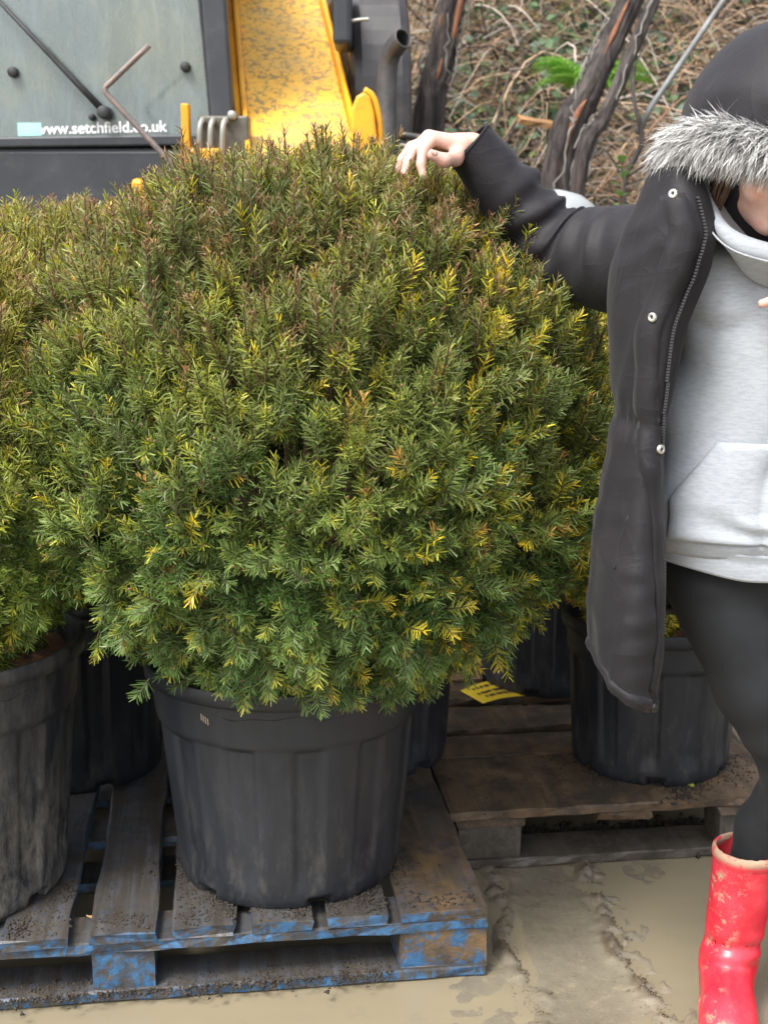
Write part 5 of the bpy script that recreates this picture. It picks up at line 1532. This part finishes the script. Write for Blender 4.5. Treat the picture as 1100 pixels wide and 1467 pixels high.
def trunk(label, P, r0, seed, splitside, vines, cat='tree trunk'):
    P = np.array(P, float)
    t = empty('charred_trunk', P[0]); tag(t, label, cat)
    Q = spline(P, 60); T, N, B = frames(Q)
    n = 40; a = np.linspace(0, 2 * math.pi, n, endpoint=False)
    rr = np.interp(np.linspace(0, 1, 60), [0, 0.15, 1], [r0 * 1.35, r0 * 1.05, r0 * 0.72])
    dirs = np.cos(a)[None, :, None] * N[:, None] + np.sin(a)[None, :, None] * B[:, None]
    q = Q[:, None] + dirs * rr[:, None, None]
    nz_ = 0.22 * vnoise(np.stack([np.broadcast_to(np.cos(a) * 3, (60, n)), np.broadcast_to(np.sin(a) * 3, (60, n)), np.broadcast_to(np.linspace(0, 4, 60)[:, None], (60, n))], -1), seed) \
        + 0.13 * vnoise(np.stack([np.broadcast_to(np.cos(a) * 9, (60, n)), np.broadcast_to(np.sin(a) * 9, (60, n)), np.broadcast_to(np.linspace(0, 7, 60)[:, None], (60, n))], -1), seed + 1) + 0.06 * vnoise(q * 60, seed + 2)
    q = q + dirs * (nz_ * rr[:, None])[..., None]
    ob('trunk', (loft(q)[0] - P[0], loft(q)[1]), MAT_CHAR, t, True)
    for (s0, s1, ang, wd) in splitside:
        i0, i1 = int(s0 * 59), int(s1 * 59)
        fw = nrm(np.array([ang, -1.0, 0.1]))
        pts = [Q[i] + nrm(fw - T[i] * (fw @ T[i])) * rr[i] * 0.95 for i in range(i0, i1)]
        k = len(pts)
        v_ = tube(pts, wd * np.sin(np.linspace(0.15, math.pi - 0.1, k)) * (1 + 0.3 * vnoise(np.array(pts) * 30, seed)), 8, True, 1.6)
        ob('split_wood', (v_[0] - P[0], v_[1]), MAT_SPLIT, t, True)
    r = np.random.default_rng(seed)
    for i in range(vines):
        s0 = r.uniform(0.05, 0.8); ln = r.uniform(0.12, 0.4); ph = r.uniform(0, 6.28); tw = r.uniform(-5, 5)
        ss = np.linspace(s0, min(s0 + ln, 1), 14); ix = (ss * 59).astype(int)
        pts = np.array([Q[k] + (N[k] * math.cos(ph + tw * (s - s0)) + B[k] * math.sin(ph + tw * (s - s0))) * (rr[k] * (1.08 + 0.35 * abs(math.sin(9 * s + ph)))) for k, s in zip(ix, ss)]) + r.normal(0, 0.006, (14, 3))
        v_ = tube(pts, r.uniform(0.0022, 0.0045), 5, False)
        ob('vine', (v_[0] - P[0], v_[1]), MAT_VINE, t, True)
    return t
# angle pi towards us: found from the frames' N (up) and B
trunk('thick charred trunk with orange split wood leaning beside the bright green plant', [(0.56, 4.95, bz(0.56, 4.95) - 0.1), (0.645, 5.0, 1.66), (0.76, 5.05, 1.95), (0.93, 5.12, 2.32)], 0.054, 3, [(0.36, 0.60, 0.1, 0.013), (0.74, 0.95, -0.3, 0.009)], 12)
trunk('thinner dark charred pole propped against the thick split trunk', [(0.66, 4.90, bz(0.66, 4.90) - 0.1), (0.70, 4.92, 1.60), (0.80, 4.96, 1.85), (0.965, 5.0, 2.24)], 0.027, 13, [], 10, 'log')
trunk('charred trunk with an orange split edge beside the dark machine cover', [(0.13, 5.35, 0.6), (0.165, 5.35, 1.75), (0.215, 5.35, 2.06), (0.30, 5.35, 2.45)], 0.058, 23, [(0.72, 0.99, 0.9, 0.014), (0.58, 0.70, 0.1, 0.010)], 14)

# debris lying on the bank
MAT_PLANK = simple('weathered_orange_plank', (0.36, 0.19, 0.07), (0.22, 0.12, 0.05), 12, 0.8, 0.4, 50)
v_ = plank(0.24, 0.045, 0.022, 301, 0.002, 8)
o = ob('broken_plank', v_, MAT_PLANK); o.location = (0.500, 5.20, 1.835); o.rotation_euler = (R(-8), R(20), R(-82))
tag(o, 'short orange brown broken plank lying across the bank', 'plank')
MAT_GALV = simple('galvanised_pole', (0.22, 0.23, 0.23), (0.13, 0.13, 0.125), 12, 0.55, 0.1, 60, 0.3)
o = ob('metal_pole', tube([(0.99, 5.38, 1.80), (1.04, 5.40, 1.90), (1.30, 5.42, 2.285), (1.42, 5.44, 2.46)], 0.012, 10), MAT_GALV, None, True)
tag(o, 'straight grey metal pole sticking up slanted out of the brambles', 'pole')
MAT_DRUM = simple('pale_grey_plastic', (0.26, 0.28, 0.285), (0.33, 0.35, 0.35), 6, 0.4)
dv, df = lathe([(0.0, 0.30), (0.04, 0.298), (0.085, 0.28), (0.105, 0.245), (0.112, 0.20), (0.118, 0.195), (0.118, 0.175), (0.110, 0.17), (0.105, 0.0), (0.0, 0.0)], 40)
o = ob('plastic_drum', (dv, df), MAT_DRUM, None, True); o.location = (0.50, 4.22, 1.26); o.rotation_euler = (0, R(14), 0)
tag(o, 'pale grey domed plastic drum behind the raised parka sleeve', 'drum')
# crate the drum stands on so that it is carried
MAT_DARKPL = simple('black_crate', (0.018, 0.018, 0.02), (0.04, 0.04, 0.045), 12, 0.6)
cr = ob('plastic_crate', join(box(0.28, 0.72, 4.02, 4.42, 0.0, 1.262)), MAT_DARKPL); bevel(cr, 0.02)
tag(cr, 'dark plastic crate under the pale domed drum', 'crate')
MAT_SHEET = simple('dark_grey_plastic_sheet', (0.045, 0.05, 0.058), (0.09, 0.10, 0.11), 7, 0.35)
xs, ys = np.meshgrid(np.linspace(0, 0.42, 24), np.linspace(0, 0.38, 20), indexing='ij')
zs_ = 0.05 * fbm(np.stack([xs * 7, ys * 7, xs * 0], -1), 3, 5)
WXs, WYs = 0.34 + xs, 5.0 + ys
rings = np.stack([WXs, WYs, bank_z(WXs, WYs) + 0.10 + zs_], -1)
o = ob('plastic_sheet', loft(rings, False, False), MAT_SHEET, None, True); thick(o, 0.003); tag(o, 'crumpled dark grey plastic sheet lying among the weeds', 'plastic sheet')

# leafy sapling and bare dark branch
def sapling(loc, label):
    t = empty('sapling', loc); tag(t, label, 'sapling')
    P = spline([(0, 0, -0.25), (0.004, 0, -0.05), (0.012, -0.01, 0.08), (0.006, -0.01, 0.17)], 12)
    ob('stem', tube(P, np.linspace(0.006, 0.003, 12), 6), MAT_BARK, t, True)
    r = np.random.default_rng(8)
    for i in range(16):
        s = 0.25 + 0.72 * i / 15
        k = P[int(s * 11)]; a = i * 2.4
        d = nrm(np.array([math.cos(a), math.sin(a) * 0.7, 0.55 + 0.3 * s])); l = r.uniform(0.045, 0.065)
        sd = nrm(np.cross(d, [0, 0, 1.0])); n_ = np.cross(sd, d)
        row = []
        for u in np.linspace(0, 1, 6):
            w_ = l * 0.26 * math.sin(math.pi * min(u * 0.95 + 0.04, 1)) ** 0.8
            c_ = k + d * l * u - np.array([0, 0, 1]) * l * 0.35 * u * u
            row.append([c_ - sd * w_ + n_ * w_ * 0.3, c_, c_ + sd * w_ + n_ * w_ * 0.3])
        vs, fs = loft(row, False, False)
        me = mesh_np('leaf', vs, fs)
        at = me.color_attributes.new('Col', 'FLOAT_COLOR', 'POINT')
        at.data.foreach_set('color', np.tile(np.array([0.13, 0.22, 0.06, 1]) * r.uniform(0.8, 1.4), len(vs)).astype(np.float32))
        link('leaf', me, MAT_LEAF, t, True)
sapling((0.762, 4.45, 1.50), 'small green leafed sapling in front of the charred trunks')
o = ob('bare_branch', join(tube(spline([(0.80, 4.70, 0.4), (0.825, 4.70, 1.40), (0.825, 4.7, 1.60), (0.88, 4.70, 1.73), (0.845, 4.70, 1.88), (0.85, 4.72, 1.98)], 30), np.linspace(0.014, 0.005, 30), 6), tube(spline([(0.828, 4.70, 1.60), (0.78, 4.72, 1.68), (0.74, 4.74, 1.72)], 8), np.linspace(0.006, 0.002, 8), 5), tube(spline([(0.828, 4.70, 1.61), (0.90, 4.68, 1.66), (0.96, 4.7, 1.74)], 8), np.linspace(0.006, 0.002, 8), 5)), MAT_CHAR, None, True)
tag(o, 'bare crooked black branch beside the leafy sapling', 'branch')
o = ob('ribbon_scrap', lathe([(0.0, -0.012), (0.010, -0.006), (0.012, 0.004), (0.0, 0.012)], 9), simple('pink_plastic', (0.75, 0.10, 0.20), None, rough=0.5), None, True)
o.location = (0.845, 4.42, 1.515); tag(o, 'tiny pink plastic scrap caught on a twig by the sapling', 'scrap')
o = ob('bare_branch', tube(spline([(0.845, 4.43, 1.515), (0.84, 4.46, 1.40), (0.85, 4.5, 1.0), (0.85, 4.55, 0.25)], 14), np.linspace(0.003, 0.008, 14), 5), MAT_CHAR, None, True)
tag(o, 'thin upright twig holding the tiny pink scrap', 'branch')

# ---- yellow plant tag lying on the brown pallet, with handwriting
MAT_TAG = simple('yellow_card', (0.80, 0.58, 0.03), (0.78, 0.54, 0.03), 8, 0.5)
MAT_INK = simple('black_ink', (0.02, 0.02, 0.02), None, rough=0.6)
c4 = np.array([(0.218, 3.605), (0.345, 3.705), (0.400, 3.560), (0.275, 3.490)])
rows = []
for v_ in np.linspace(0, 1, 8):
    a_ = c4[0] * (1 - v_) + c4[3] * v_; b_ = c4[1] * (1 - v_) + c4[2] * v_
    rows.append([(*(a_ * (1 - u) + b_ * u), 0.1475 + 0.006 * math.sin(u * 3.1) + 0.004 * v_ * (1 - u)) for u in np.linspace(0, 1, 10)])
tagc = np.array([0.31, 3.59, 0.146])
V, F = loft(rows, False, False)
o = ob('plant_tag', (V - tagc, [f[::-1] for f in F]), MAT_TAG, None, True); o.location = tagc; thick(o, 0.001)
tag(o, 'yellow handwritten plant tag lying on the brown pallet', 'tag')
R8 = np.array(rows)
def on_tag(u, v):
    i = v * 7; j = u * 9; i0, j0 = int(min(i, 6)), int(min(j, 8)); fi, fj = i - i0, j - j0
    return (R8[i0, j0] * (1 - fi) * (1 - fj) + R8[i0 + 1, j0] * fi * (1 - fj) + R8[i0, j0 + 1] * (1 - fi) * fj + R8[i0 + 1, j0 + 1] * fi * fj) + [0, 0, 0.0010]
r = np.random.default_rng(4)
wr_ = []
for v0, u0, u1 in ((0.22, 0.18, 0.80), (0.52, 0.15, 0.88), (0.74, 0.22, 0.92)):
    u = u0
    while u < u1:
        k = r.integers(4, 8); L_ = r.uniform(0.03, 0.06)
        pts = [on_tag(min(u + L_ * t, 0.97), v0 + 0.075 * (1 if q % 2 else -1) * r.uniform(0.4, 1)) for q, t in enumerate(np.linspace(0, 1, k))]
        wr_.append(tube(pts, 0.0011, 4)); u += L_ + r.choice([0.012, 0.012, 0.04])
ob('handwriting', (join(*wr_)[0] - tagc, join(*wr_)[1]), MAT_INK, o)
# a few fallen leaves on the boards
for q, (x, y, z, a) in enumerate(((0.735, 2.945, 0.1445, 0.4), (-0.545, 2.36, 0.123, 1.2))):
    vs, fs = loft([[(-0.004, 0, 0), (0, 0, 0.002), (0.004, 0, 0)], [(-0.008, 0.015, 0.003), (0, 0.015, 0.001), (0.008, 0.015, 0.004)], [(-0.001, 0.04, 0.004), (0, 0.04, 0.006), (0.001, 0.04, 0.004)]], False, False)
    mt = simple('fallen_leaf_%d' % q, ((0.36, 0.40, 0.06), (0.42, 0.26, 0.12))[q], None, rough=0.6)
    o = ob('fallen_leaf', (vs, fs), mt); o.location = (x, y, z); o.rotation_euler = (0, 0, a)
    tag(o, ('small lime green leaf at the foot of the pot behind the parka', 'pale brown dead leaf on the front edge of the blue pallet')[q], 'leaf')
